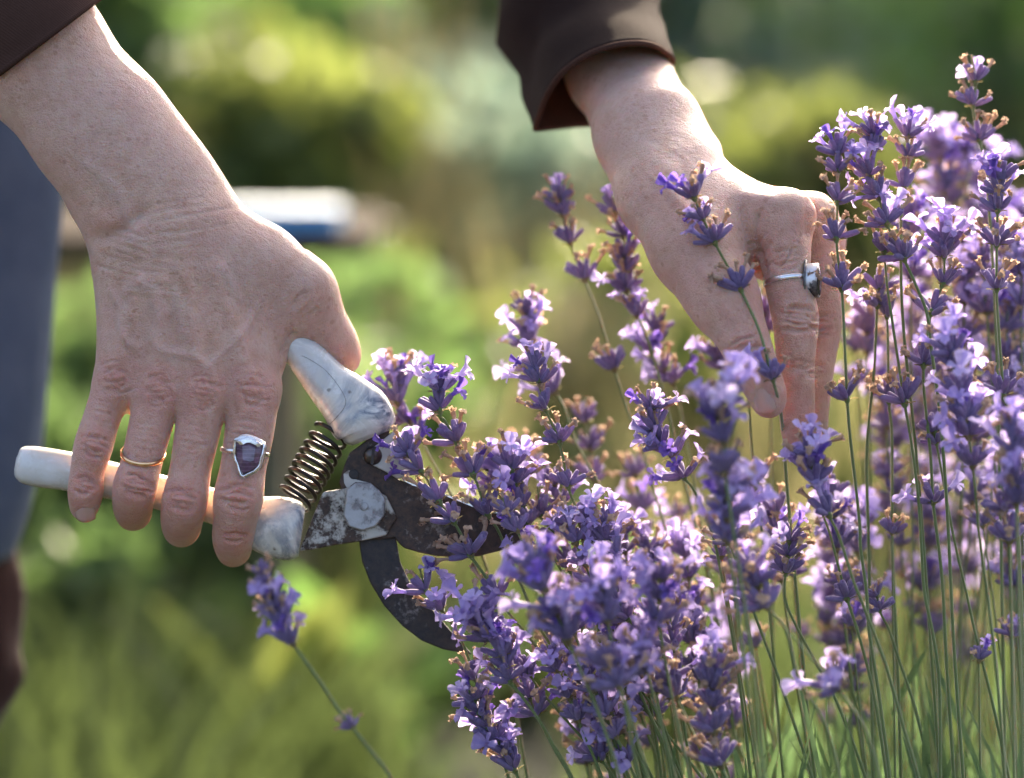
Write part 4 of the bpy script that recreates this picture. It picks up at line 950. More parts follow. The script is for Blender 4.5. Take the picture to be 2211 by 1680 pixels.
st = [(508, 951), (532, 943), (566, 959), (565, 980), (558, 1007), (544, 1018), (524, 1027), (516, 1008), (508, 988)]
def faceted(name, poly, d0, d1, d2, s1, s2, m, cx, cy, jit, seed):
    r = random.Random(seed); n = len(poly); V, Fs = [], []
    for s_, d in ((1.0, d0), (s1, d1), (s2, d2)):
        for x, y in poly: V.append(P(cx + (x - cx) * s_ + r.uniform(-jit, jit), cy + (y - cy) * s_ + r.uniform(-jit, jit), (d + r.uniform(-.1, .1) * jit * .3) / 1000))
    for k in range(2):
        for i in range(n): Fs.append([k * n + i, k * n + (i + 1) % n, (k + 1) * n + (i + 1) % n, (k + 1) * n + i])
    Fs.append([2 * n + i for i in range(n)]); Fs.append([i for i in range(n)][::-1])
    return py_mesh(name, V, Fs, [M[m]], False)
o = rp('stone', faceted('stone', st, -21.5, -25.6, -27.0, .93, .48, 'amethyst', 536, 978, 2.0, 3), ra)
# bezel of silver folded round the stone
pts = catmull([list(P(536 + (x - 536) * 1.02, 980 + (y - 980) * 1.02, -.0246 + (0.0 if y > 955 else -.0006))) for x, y in st + [st[0]]], 4)
V, Q, T = tube(pts + NR.uniform(-.0002, .0002, pts.shape), 0.0006, 7, False); a = Acc(); a.add(V, Q)
V, Q, T = tube(pts + np.array(F_) * .0022, 0.0011, 7, False); a.add(V, Q); rp('bezel', a.mesh('bezel', [M['silver']]), ra)
cap = [(508, 953), (520, 946), (534, 941), (556, 950), (568, 960), (560, 966), (545, 957), (530, 955), (516, 962)]
rp('bezel_lip', faceted('bezel_lip', cap, -24.5, -27.2, -27.5, .9, .6, 'silver', 537, 954, 1.0, 6), ra)
rb = empty('silver_ring', wl(loc(1700, 605, -12)), label='silver ring with an oval dark stone on the hand reaching into lavender', category='ring')
rp('band', band('band', loc(1702, 607, -11.7), (.12, -1, .16), 9.55, 9.6, 1.05, 0.55, 'silver'), rb)
def oval_bezel():
    c = loc(1743, 606, -15.0); nrm = np.array([0.955, 0.02, 0.30]); nrm /= np.linalg.norm(nrm); e1 = np.array([0.05, 1.0, 0]); e1 -= nrm * e1.dot(nrm); e1 /= np.linalg.norm(e1); e2 = np.cross(nrm, e1)
    def ringm(prof, n=48, m='silver', name='bezel', capend=False, jag=0):
        V, Fs = [], []; k = len(prof)
        for i in range(n):
            t = 2 * math.pi * i / n
            for r_, h_ in prof:
                q = 1 + (jag if (i % 2 and r_ > .97) else 0)
                V.append(wl(c + nrm * h_ + (e1 * math.cos(t) * 8.0 + e2 * math.sin(t) * 6.2) * r_ * q))
        for i in range(n):
            for j in range(k - 1): i2 = (i + 1) % n; Fs.append([i * k + j, i2 * k + j, i2 * k + j + 1, i * k + j + 1])
        if capend: Fs.append([i * k + k - 1 for i in range(n)])
        return py_mesh(name, V, Fs, [M[m]])
    rp('base_plate', ringm([(0.0, -.5), (1.0, -.5), (1.06, -.1), (1.03, .3), (.84, .35)], 60, 'oxid', 'base_plate', False, .035), rb)
    rp('bezel', ringm([(.84, .3), (.85, 2.2), (.86, 4.2), (.84, 4.7), (.78, 4.8)], 48, 'silver_worn', 'bezel'), rb)
    rp('stone', ringm([(.80, 4.3), (.74, 4.95), (.5, 5.4), (.2, 5.6), (.02, 5.63)], 40, 'onyx', 'stone', True), rb)
oval_bezel()
# ------------------------------------------------------------------ lavender
def rev(prof, seg, rib=0.0, wob=0.0, r=None):
    """surface of revolution along +z from (z, radius) pairs, with ribs"""
    V = []; r = r or random.Random(1)
    for z, q in prof:
        for j in range(seg):
            t = 2 * math.pi * j / seg; rr = q * (1 + (rib if j % 2 else -rib))
            V.append((rr * math.cos(t) + r.uniform(-wob, wob), rr * math.sin(t) + r.uniform(-wob, wob), z))
    m = len(prof); i = np.arange(m - 1)[:, None] * seg; j = np.arange(seg)[None, :]; j2 = (j + 1) % seg
    Q = np.stack([i + j, i + j2, i + seg + j2, i + seg + j], -1).reshape(-1, 4)
    return np.array(V), Q
mm = 0.001
def calyx_geo(seed):
    r = random.Random(seed); L = r.uniform(5.8, 7.4) * mm; q = r.uniform(.84, 1.0) * mm; bend = r.uniform(-.5, .5) * mm
    V, Q = rev([(0, .35 * q), (.08 * L, .72 * q), (.3 * L, 1.02 * q), (.58 * L, 1.12 * q), (.82 * L, 1.0 * q), (.96 * L, .82 * q), (L, .55 * q), (.93 * L, .25 * q)], 10, .07, .02 * mm, r)
    V[:, 0] += bend * (V[:, 2] / L) ** 2
    return V, Q, L
def lobe(base, dirv, nrm, length, width, r, crinkle):
    """one crinkled petal lobe as a small grid"""
    d = np.array(dirv, float); d /= np.linalg.norm(d); n = np.array(nrm, float); n -= d * n.dot(d); n /= np.linalg.norm(n); s = np.cross(d, n)
    nu, nv = 5, 5; V = []
    for j in range(nv):
        v = j / (nv - 1); wv = width * (0.42 + 0.95 * v - 0.72 * max(0, v - .55) ** 1.0 * 1.3)
        for i in range(nu):
            u = i / (nu - 1) * 2 - 1
            edge = 1 - 0.12 * (u * u) * (v > .9)
            z = crinkle * (r.uniform(-1, 1) * (0.3 + v) + 0.9 * math.sin(u * 4 + v * 5)) - 0.28 * length * v * v + 0.16 * width * u * u
            V.append(np.array(base) + d * (v * length * edge) + s * (u * wv * .5) + n * z)
    Q = [[j * nu + i, j * nu + i + 1, (j + 1) * nu + i + 1, (j + 1) * nu + i] for j in range(nv - 1) for i in range(nu - 1)]
    return np.array(V), np.array(Q)
def bloom_geo(seed):
    """open flower: short tube, two lobes up and three spread below"""
    r = random.Random(seed); a = Acc(); L = r.uniform(3.0, 4.4) * mm
    V, Q = rev([(-.6 * mm, .55 * mm), (.5 * L, .8 * mm), (L, 1.25 * mm)], 8, .03, .05 * mm, r); a.add(V, Q)
    s = r.uniform(.70, .98)
    for ang, el, ln, wd in ((65, 62, 4.6, 4.2), (115, 62, 4.6, 4.2), (205, 18, 3.1, 2.7), (270, 8, 3.5, 3.0), (335, 18, 3.1, 2.7)):
        t = R(ang + r.uniform(-9, 9)); e = R(el + r.uniform(-16, 16)); d = (math.cos(t) * math.cos(e), math.sin(t) * math.cos(e), math.sin(e))
        V, Q = lobe((math.cos(t) * .9 * mm, math.sin(t) * .9 * mm, L * .95), d, (-math.cos(t) * math.sin(e), -math.sin(t) * math.sin(e), math.cos(e)), ln * s * mm, wd * s * mm, r, .26 * mm)
        a.add(V, Q)
    return a
def dry_geo(seed):
    """withered flower: a shrunken twisted tube with a curled ragged end"""
    r = random.Random(seed); a = Acc(); L = r.uniform(2.6, 4.6) * mm; b1, b2 = r.uniform(-1, 1) * mm, r.uniform(-1, 1) * mm
    pts = [(0, 0, -.5 * mm), (b1 * .2, b2 * .2, L * .35), (b1 * .6, b2 * .5, L * .7), (b1, b2, L)]
    V, Q, T = tube(catmull(pts, 3), np.interp(np.linspace(0, 1, 10), [0, .4, .75, 1], [.45 * mm, .5 * mm, .75 * mm, .9 * mm]), 7); a.add(V + NR.uniform(-.13, .13, V.shape) * mm, Q, T)
    for k in range(3):
        t = r.uniform(0, 6.28); V, Q = lobe((b1, b2, L), (math.cos(t), math.sin(t), r.uniform(-.4, .8)), (0, 0, 1), 1.7 * mm, 1.7 * mm, r, .3 * mm); a.add(V, Q)
    return a
CALYX, CLEN = [], []
for s_ in range(5):
    V, Q, L = calyx_geo(s_ + 30); CALYX.append(np_mesh('calyx', V, Q, None, [M['calyx']])); CLEN.append((V, Q, L))
BG = [bloom_geo(50 + i) for i in range(6)]; DG = [dry_geo(70 + i) for i in range(5)]
BLOOM = [b.mesh('blossom', [M[('petal', 'petal', 'petal_pale', 'petal', 'petal_pale', 'petal_deep')[i]]]) for i, b in enumerate(BG)]
DRY = [b.mesh('withered_blossom', [M['dry']]) for b in DG]
def bract_geo():
    a = Acc(); r = random.Random(4)
    V, Q = rev([(-.8 * mm, .6 * mm), (0, 1.0 * mm), (1.0 * mm, 1.1 * mm), (1.8 * mm, .6 * mm)], 8, .05); a.add(V, Q, None, 1)
    for k in range(4):
        t = k * 1.57 + r.uniform(-.3, .3); V, Q = lobe((math.cos(t) * .7 * mm, math.sin(t) * .7 * mm, 0), (math.cos(t), math.sin(t), .5), (0, 0, 1), 2.8 * mm, 1.7 * mm, r, .1 * mm); a.add(V, Q)
    return a
BRACT = bract_geo()
BRACT_ME = BRACT.mesh('whorl', [M['bract'], M['stem']])
def whorl_layout(r, fresh, dense=1.0, dry=0.4):
    """the calyces of one whorl: (matrix, calyx kind, top kind)"""
    if fresh: fresh += 1
    n = max(4, int(round(r.uniform(8.5, 12) * dense))); out = []; ph = r.uniform(0, 6.28); slots = list(range(n)); r.shuffle(slots); fr = set(slots[:fresh])
    for i in range(n):
        az = ph + 2 * math.pi * i / n + r.uniform(-.28, .28); tilt = R(r.choice((r.uniform(12, 32), r.uniform(28, 52), r.uniform(45, 74)))); s = r.uniform(.82, 1.12)
        Mx = Matrix.Translation((0, 0, r.uniform(-.3, 1.2) * mm)) @ Matrix.Rotation(az, 4, 'Z') @ Matrix.Rotation(tilt, 4, 'Y') @ Matrix.Translation((0, 0, .9 * mm)) @ Matrix.Rotation(r.uniform(0, 6.28), 4, 'Z') @ Matrix.Scale(s, 4)
        top = None
        if i in fr: top = ('bloom', r.randrange(6))
        elif r.random() < dry: top = ('dry', r.randrange(5))
        out.append((Mx, r.randrange(5), top, az))
    return out
def top_matrix(Mx, ck, top, az, r):
    return Mx @ Matrix.Translation((0, 0, CLEN[ck][2] * .93)) @ Matrix.Rotation(r.uniform(-.9, .9), 4, 'Z') @ Matrix.Rotation(r.uniform(-.25, .25), 4, 'X')
def xf(V, Mx): Mn = np.array(Mx); return V @ Mn[:3, :3].T + Mn[:3, 3]
MATS_W = [M['calyx'], M['petal'], M['petal_pale'], M['petal_deep'], M['dry'], M['bract'], M['stem']]
def whorl_mesh(seed, fresh):
    r = random.Random(seed); a = Acc()
    V = np.vstack(BRACT.V); a.add(V, np.vstack(BRACT.Q), None, 5)
    for Mx, ck, top, az in whorl_layout(r, fresh):
        V, Q, L = CLEN[ck]; a.add(xf(V, Mx), Q, None, 0)
        if top:
            g = (BG if top[0] == 'bloom' else DG)[top[1]]; Mt = top_matrix(Mx, ck, top, az, r)
            a.add(xf(np.vstack(g.V), Mt), np.vstack(g.Q) if g.Q else None, np.vstack(g.T) if g.T else None, (1, 1, 2, 1, 2, 3)[top[1]] if top[0] == 'bloom' else 4)
    return a.mesh('whorl', MATS_W)
WM = {f: [whorl_mesh(900 + f * 20 + i, f) for i in range(6)] for f in (0, 1, 2, 3, 5)}
def pick_fresh(f): return max(k for k in WM if k <= max(f, 0))
STEM_R = 0.00070
BUSH = Vector((0.14, 0.02, 0.06))
n_stalk = [0]
WORDS = ('bare', 'single-whorled', 'two-whorled', 'three-whorled', 'four-whorled', 'five-whorled', 'six-whorled')
def landmark(x, y):
    if y < 640: return 'beside the ringed fingers' if x < 1900 else 'at the tall end of the clump'
    if x < 1010: return 'by the secateurs' if y < 1250 else 'under the hook blade'
    if x < 1260: return 'past the blade tips' if y < 1240 else 'under the blade tips'
    if x < 1500: return 'between blades and reaching hand' if y < 1180 else 'leaning below the blade tips'
    if x < 1700: return 'near the thumb of the reaching hand' if y < 1000 else 'below the reaching thumb'
    if x < 1860: return 'below the fingertips of the reaching hand'
    return 'beside the ringed fingers, halfway up' if y < 900 and x < 1960 else ('in the thick of the tall clump' if y < 1000 else 'low among the green stems')
def describe(path, whorls, kind):
    op = sum(q[2] for q in whorls); bl = 'without open flowers' if op == 0 else ('with few open flowers' if op < 4 else ('with several open flowers' if op < 8 else 'in full bloom'))
    return '%s%s lavender stalk %s, %s' % (kind, WORDS[min(6, len(whorls))], bl, landmark(*path[0][:2]))
def stalk(d, path, whorls, label=None, sharp=False, group='lavender flower stalks', thick=1.0, down=True, cat='lavender'):
    """path: tip to foot in grid units (x, y[, depth mm]); whorls: (y of the base, scale, open flowers[, dryness])"""
    n_stalk[0] += 1; r = random.Random(1000 + n_stalk[0] * 13)
    p3 = [P(q[0], q[1], (q[2] if len(q) > 2 else d) / 1000) for q in path]
    if down:
        e, f = p3[-1], p3[-2]; dv = (e - f).normalized(); dv = Vector((dv.x * .6, dv.y * .6, min(dv.z, -.5))).normalized()
        p3 += [e + dv * ((e.z - .02) / -dv.z * q_) for q_ in (.06, .16, .34, .62, 1.0)]
    root = empty('lavender_stalk', p3[-1], label=label or describe(path, whorls, ''), category=cat, group=group)
    inv = Matrix.Translation(root.location).inverted()
    c = catmull([list(q) for q in p3], 8)
    rad = np.interp(np.linspace(0, 1, len(c)), [0, .12, .5, 1], [.62, .8, 1.0, 1.15]) * STEM_R * thick
    V, Q, T = tube(c, rad, 6 if sharp else 5); V = V - np.array(root.location)
    obj('stem', np_mesh('stem', V, Q, T, [M['stem']]), root)
    ys = np.array([840 - ((Vector(q) - A).dot(U_)) / (K * (D + (Vector(q) - A).dot(F_)) / D) for q in c])
    tg, _, _ = frames(c)
    for wdef in whorls:
        y, s, fresh = wdef[:3]; dry = wdef[3] if len(wdef) > 3 else 0.4
        i = int(np.argmin(np.abs(ys - y) + np.arange(len(ys)) * 1e-4)); t = Vector(-tg[i])
        t = (t + Vector((r.uniform(-.08, .08), r.uniform(-.08, .08), .05))).normalized()
        Mw = inv @ Matrix.Translation(Vector(c[i])) @ t.to_track_quat('Z', 'Y').to_matrix().to_4x4() @ Matrix.Rotation(r.uniform(0, 6.28), 4, 'Z') @ Matrix.Scale(s * 1.18, 4)
        if sharp:
            wo = obj('whorl', BRACT_ME, root); wo.matrix_basis = Mw
            for Mx, ck, top, az in whorl_layout(r, fresh, 1.0, dry):
                co_ = obj('calyx', CALYX[ck], wo); co_.matrix_basis = Mx
                if top:
                    b = obj('blossom' if top[0] == 'bloom' else 'withered_blossom', (BLOOM if top[0] == 'bloom' else DRY)[top[1]], wo); b.matrix_basis = top_matrix(Mx, ck, top, az, r)
        else:
            wo = obj('whorl', r.choice(WM[pick_fresh(fresh)]), root); wo.matrix_basis = Mw
    return root
S = True
# --- stalks that can be told apart
stalk(-26, [(1492, 380, -34), (1500, 430, -34), (1545, 527, -33), (1600, 628, -33), (1640, 716, -37), (1663, 800, -40), (1672, 832, -39), (1684, 880, -26), (1694, 960, 0), (1700, 1060, 8), (1740, 1500, 8), (1760, 1690, 8)], [(428, 1.05, 2), (478, .75, 1), (526, 1.0, 1), (632, 1.05, 0, .7), (822, .95, 1)], 'lavender stalk pinched between thumb and finger of the reaching hand', S)
stalk(-22, [(1810, 300), (1808, 440), (1806, 520), (1815, 600), (1820, 663), (1827, 817), (1833, 919), (1855, 1118), (1858, 1182), (1871, 1278), (1876, 1358), (1900, 1518), (1922, 1690)], [(338, 1.0, 2), (378, .95, 1), (440, .95, 0, .6), (516, 1.0, 0, .7), (628, 1.05, 0, .7), (868, 1.1, 0, .8)], 'upright lavender stalk just beside the ringed fingers, five spaced whorls', S)
stalk(-12, [(1887, 262), (1884, 330), (1879, 384), (1898, 430), (1916, 487), (1935, 520), (1953, 562), (1975, 610), (2001, 676), (2012, 760), (2030, 900), (2045, 1100), (2060, 1400), (2080, 1690)], [(300, .95, 2), (328, .9, 1), (384, 1.05, 3), (430, 1.0, 2), (488, 1.0, 2), (562, 1.1, 0, .6)], 'lavender spike with dense pale blossom leading the tall clump', S)
stalk(4, [(1962, 262), (1958, 310), (1962, 342), (1955, 372), (1952, 410), (1945, 500), (1950, 700), (1980, 1000), (2010, 1400), (2030, 1690)], [(300, .95, 4), (342, .9, 0), (412, 1.0, 0, .8)], 'lavender spike topped by one frilly pale blossom head', S)
stalk(-6, [(1902, 500), (1909, 548), (1916, 624), (1922, 663), (1951, 858), (1967, 951), (1983, 1079), (1990, 1191), (1996, 1278), (2015, 1374), (2028, 1480), (2030, 1690)], [(546, 1.0, 0), (874, 1.2, 0, .5)], None, S)
stalk(22, [(2098, 118), (2106, 180), (2101, 230), (2113, 300), (2126, 350), (2135, 440), (2150, 700), (2160, 1100), (2170, 1690)], [(178, .95, 1, .6), (230, .95, 0, .7), (308, 1.0, 0, .7)], 'tallest lavender stalk, rising above the clump with three spaced whorls', S)
stalk(-12, [(2160, 350), (2156, 418), (2154, 458), (2152, 531), (2152, 627), (2153, 664), (2163, 804), (2166, 858), (2178, 890), (2190, 1000), (2205, 1300), (2220, 1690)], [(392, 1.1, 2), (425, 1.1, 2), (460, 1.0, 0), (532, 1.05, 0, .7), (627, 1.05, 0, .7), (858, 1.15, 0, .8)], 'straight lavender stalk with a pale top and three dry lower whorls', S)
stalk(-2, [(2050, 480), (2040, 540), (2036, 610), (2012, 670), (2000, 740), (1994, 792), (1996, 855), (2009, 983), (2015, 1088), (2028, 1191), (2036, 1278), (2044, 1438), (2060, 1690)], [(540, 1.2, 5), (558, 1.0, 2), (614, 1.05, 0), (676, 1.1, 0), (792, 1.05, 0), (1088, 1.0, 2, .2)], 'lavender stalk with ruffled violet head and a lone two-flowered lower whorl', S)
stalk(12, [(1905, 590), (1899, 640), (1894, 663), (1888, 791), (1875, 919), (1871, 1015), (1876, 1200), (1885, 1690)], [(628, 1.0, 0), (668, 1.0, 1)], None, S)
stalk(14, [(1912, 640), (1916, 695), (1918, 800), (1919, 868), (1926, 951), (1927, 1191), (1939, 1470), (1945, 1690)], [(690, 1.0, 0), (868, 1.1, 0)], None, S)
stalk(-6, [(1765, 1085), (1791, 1150), (1812, 1230), (1830, 1296), (1855, 1374), (1887, 1502), (1916, 1690)], [(1296, 1.05, 0, .5)], None, S)
stalk(2, [(1892, 1270), (1900, 1320), (1919, 1358), (1942, 1428), (1977, 1534), (2012, 1690)], [(1290, .7, 0), (1322, .8, 0)], None, S)
stalk(-12, [(1560, 1130), (1580, 1185), (1603, 1258), (1626, 1318), (1647, 1374), (1683, 1470), (1721, 1582), (1756, 1690)], [(1180, .9, 1), (1318, 1.0, 0, .6)], None, S)
stalk(-6, [(1708, 1120), (1704, 1188), (1695, 1240), (1697, 1300), (1727, 1367), (1769, 1444), (1811, 1527), (1872, 1690)], [(1170, 1.0, 1), (1205, 1.0, 0, .7), (1240, 1.0, 0)], None, S)
stalk(2, [(2010, 900), (2030, 1000), (2057, 1150), (2086, 1278), (2111, 1390), (2143, 1518), (2180, 1690)], [(935, 1.0, 0), (960, .8, 0)], None, S)
stalk(-6, [(1405, 840), (1412, 930), (1452, 988), (1478, 1033), (1500, 1062), (1540, 1160), (1570, 1310), (1596, 1470), (1622, 1690)], [(890, 1.0, 2), (928, 1.05, 0), (960, 1.05, 3), (990, 1.0, 3), (1034, 1.0, 3)], 'deep violet lavender head beside the thumb tip of the reaching hand', S)
stalk(-6, [(1151, 752), (1164, 828), (1180, 888), (1209, 958), (1228, 1054), (1244, 1100), (1262, 1190), (1290, 1350), (1330, 1690)], [(800, .9, 1), (828, 1.0, 3), (888, 1.0, 0, .6), (958, 1.0, 0, .5), (1054, 1.0, 0)], 'lavender stalk with a glowing frilled top between secateurs and reaching hand', S)
stalk(-10, [(1262, 1085), (1270, 1128), (1280, 1170), (1310, 1260), (1350, 1480), (1390, 1690)], [(1126, .9, 2), (1168, .95, 0)], None, S)
stalk(-6, [(948, 800), (950, 890), (962, 910), (988, 958), (1000, 980), (1023, 1028), (1033, 1053), (1055, 1115), (1074, 1142), (1097, 1194), (1125, 1262), (1160, 1345), (1188, 1393), (1224, 1463), (1262, 1530), (1291, 1591), (1330, 1690)], [(850, 1.15, 4), (888, 1.1, 3), (958, 1.1, 0, .5), (1028, 1.15, 0, .8), (1115, 1.1, 0)], 'lavender stalk arching over the blade, bushy blossom head by the handle', S)
stalk(-12, [(868, 945), (885, 985), (914, 1022), (930, 1050), (950, 1086), (978, 1124), (1001, 1164), (1018, 1202), (1057, 1258), (1076, 1295), (1102, 1329), (1140, 1374), (1182, 1425), (1220, 1463), (1268, 1490), (1307, 1524), (1360, 1600), (1400, 1690)], [(985, 1.0, 1), (1022, 1.15, 3), (1086, 1.1, 0), (1128, 1.15, 0), (1202, 1.2, 0, .5), (1296, 1.15, 0)], 'lavender stalk crossing in front of the dark blade with many whorls', S)
stalk(2, [(1098, 985), (1112, 1050), (1129, 1098), (1142, 1134), (1174, 1165), (1200, 1210), (1250, 1330), (1320, 1690)], [(1015, 1.1, 5), (1052, 1.1, 3), (1098, 1.0, 2), (1134, 1.0, 0)], None, S)
stalk(10, [(1160, 1050), (1170, 1118), (1195, 1150), (1210, 1172), (1230, 1232), (1270, 1400), (1330, 1690)], [(1118, 1.0, 0), (1172, 1.05, 0, .7), (1232, 1.1, 0)], None, S)
stalk(-12, [(1300, 1110), (1310, 1172), (1330, 1216), (1345, 1262), (1380, 1380), (1430, 1690)], [(1150, 1.0, 1), (1175, 1.1, 1), (1218, 1.15, 1), (1264, 1.1, 1)], None, S)
stalk(-10, [(905, 1225), (922, 1280), (955, 1318), (990, 1370), (1019, 1440), (1030, 1480), (1060, 1560), (1100, 1690)], [(1280, 1.0, 2), (1318, .9, 2), (1466, 1.0, 0, .5)], 'drooping lavender sprig against the curved hook blade', S)
stalk(-26, [(1000, 1300), (1030, 1332), (1051, 1368), (1083, 1412), (1102, 1474), (1121, 1496), (1163, 1553), (1192, 1604), (1240, 1690)], [(1330, 1.1, 3), (1352, 1.1, 2), (1385, 1.15, 5), (1416, 1.15, 5), (1445, 1.1, 3), (1476, 1.1, 3)], 'thick lavender head in full bloom below the hook blade tip', S)
stalk(-16, [(1012, 1490), (1032, 1532), (1057, 1576), (1076, 1604), (1105, 1652), (1122, 1690)], [(1518, 1.05, 2), (1545, 1.1, 1), (1578, 1.1, 1), (1606, 1.1, 2), (1635, 1.1, 2), (1665, 1.1, 2)], 'dark purple lavender head under the bloom by the hook blade', S)
stalk(-14, [(1130, 1430), (1156, 1476), (1204, 1534), (1252, 1588), (1294, 1636), (1330, 1690)], [(1460, 1.0, 2), (1640, 1.15, 1)], None, S)
stalk(-14, [(1136, 1490), (1160, 1546), (1192, 1610), (1236, 1690)], [(1510, .9, 2), (1546, 1.1, 2)], None, S)
stalk(-10, [(1290, 1500), (1310, 1540), (1342, 1576), (1377, 1623), (1412, 1690)], [(1530, 1.0, 3), (1560, 1.1, 5), (1580, 1.0, 3)], None, S)
stalk(-12, [(1330, 1440), (1348, 1486), (1384, 1524), (1428, 1572), (1476, 1630), (1520, 1690)], [(1470, 1.0, 0), (1530, .95, 0)], None, S)
stalk(-14, [(1345, 1420), (1377, 1479), (1428, 1556), (1460, 1646), (1475, 1690)], [(1465, 1.0, 1)], None, S)
stalk(-22, [(1395, 1440), (1415, 1500), (1428, 1556), (1450, 1690)], [(1500, 1.0, 0, .5)], None, S)
stalk(-24, [(1330, 1270), (1348, 1322), (1374, 1368), (1380, 1382), (1412, 1406), (1441, 1457), (1500, 1590), (1540, 1690)], [(1300, 1.0, 2), (1340, 1.0, 2), (1376, 1.0, 2)], None, S)
stalk(24, [(1615, 860), (1618, 887), (1626, 1000), (1633, 1050), (1640, 1100), (1660, 1300), (1690, 1690)], [(1050, 1.1, 0, .5)], None, S)
stalk(-38, [(1745, 952), (1748, 1000), (1758, 1042), (1791, 1115), (1812, 1159), (1843, 1255), (1865, 1310), (1913, 1438), (1951, 1572), (1985, 1690)], [(985, 1.0, 1), (1012, 1.1, 2), (1050, 1.15, 3), (1115, 1.15, 2)], 'lavender head hiding the fingertips of the reaching hand', S)
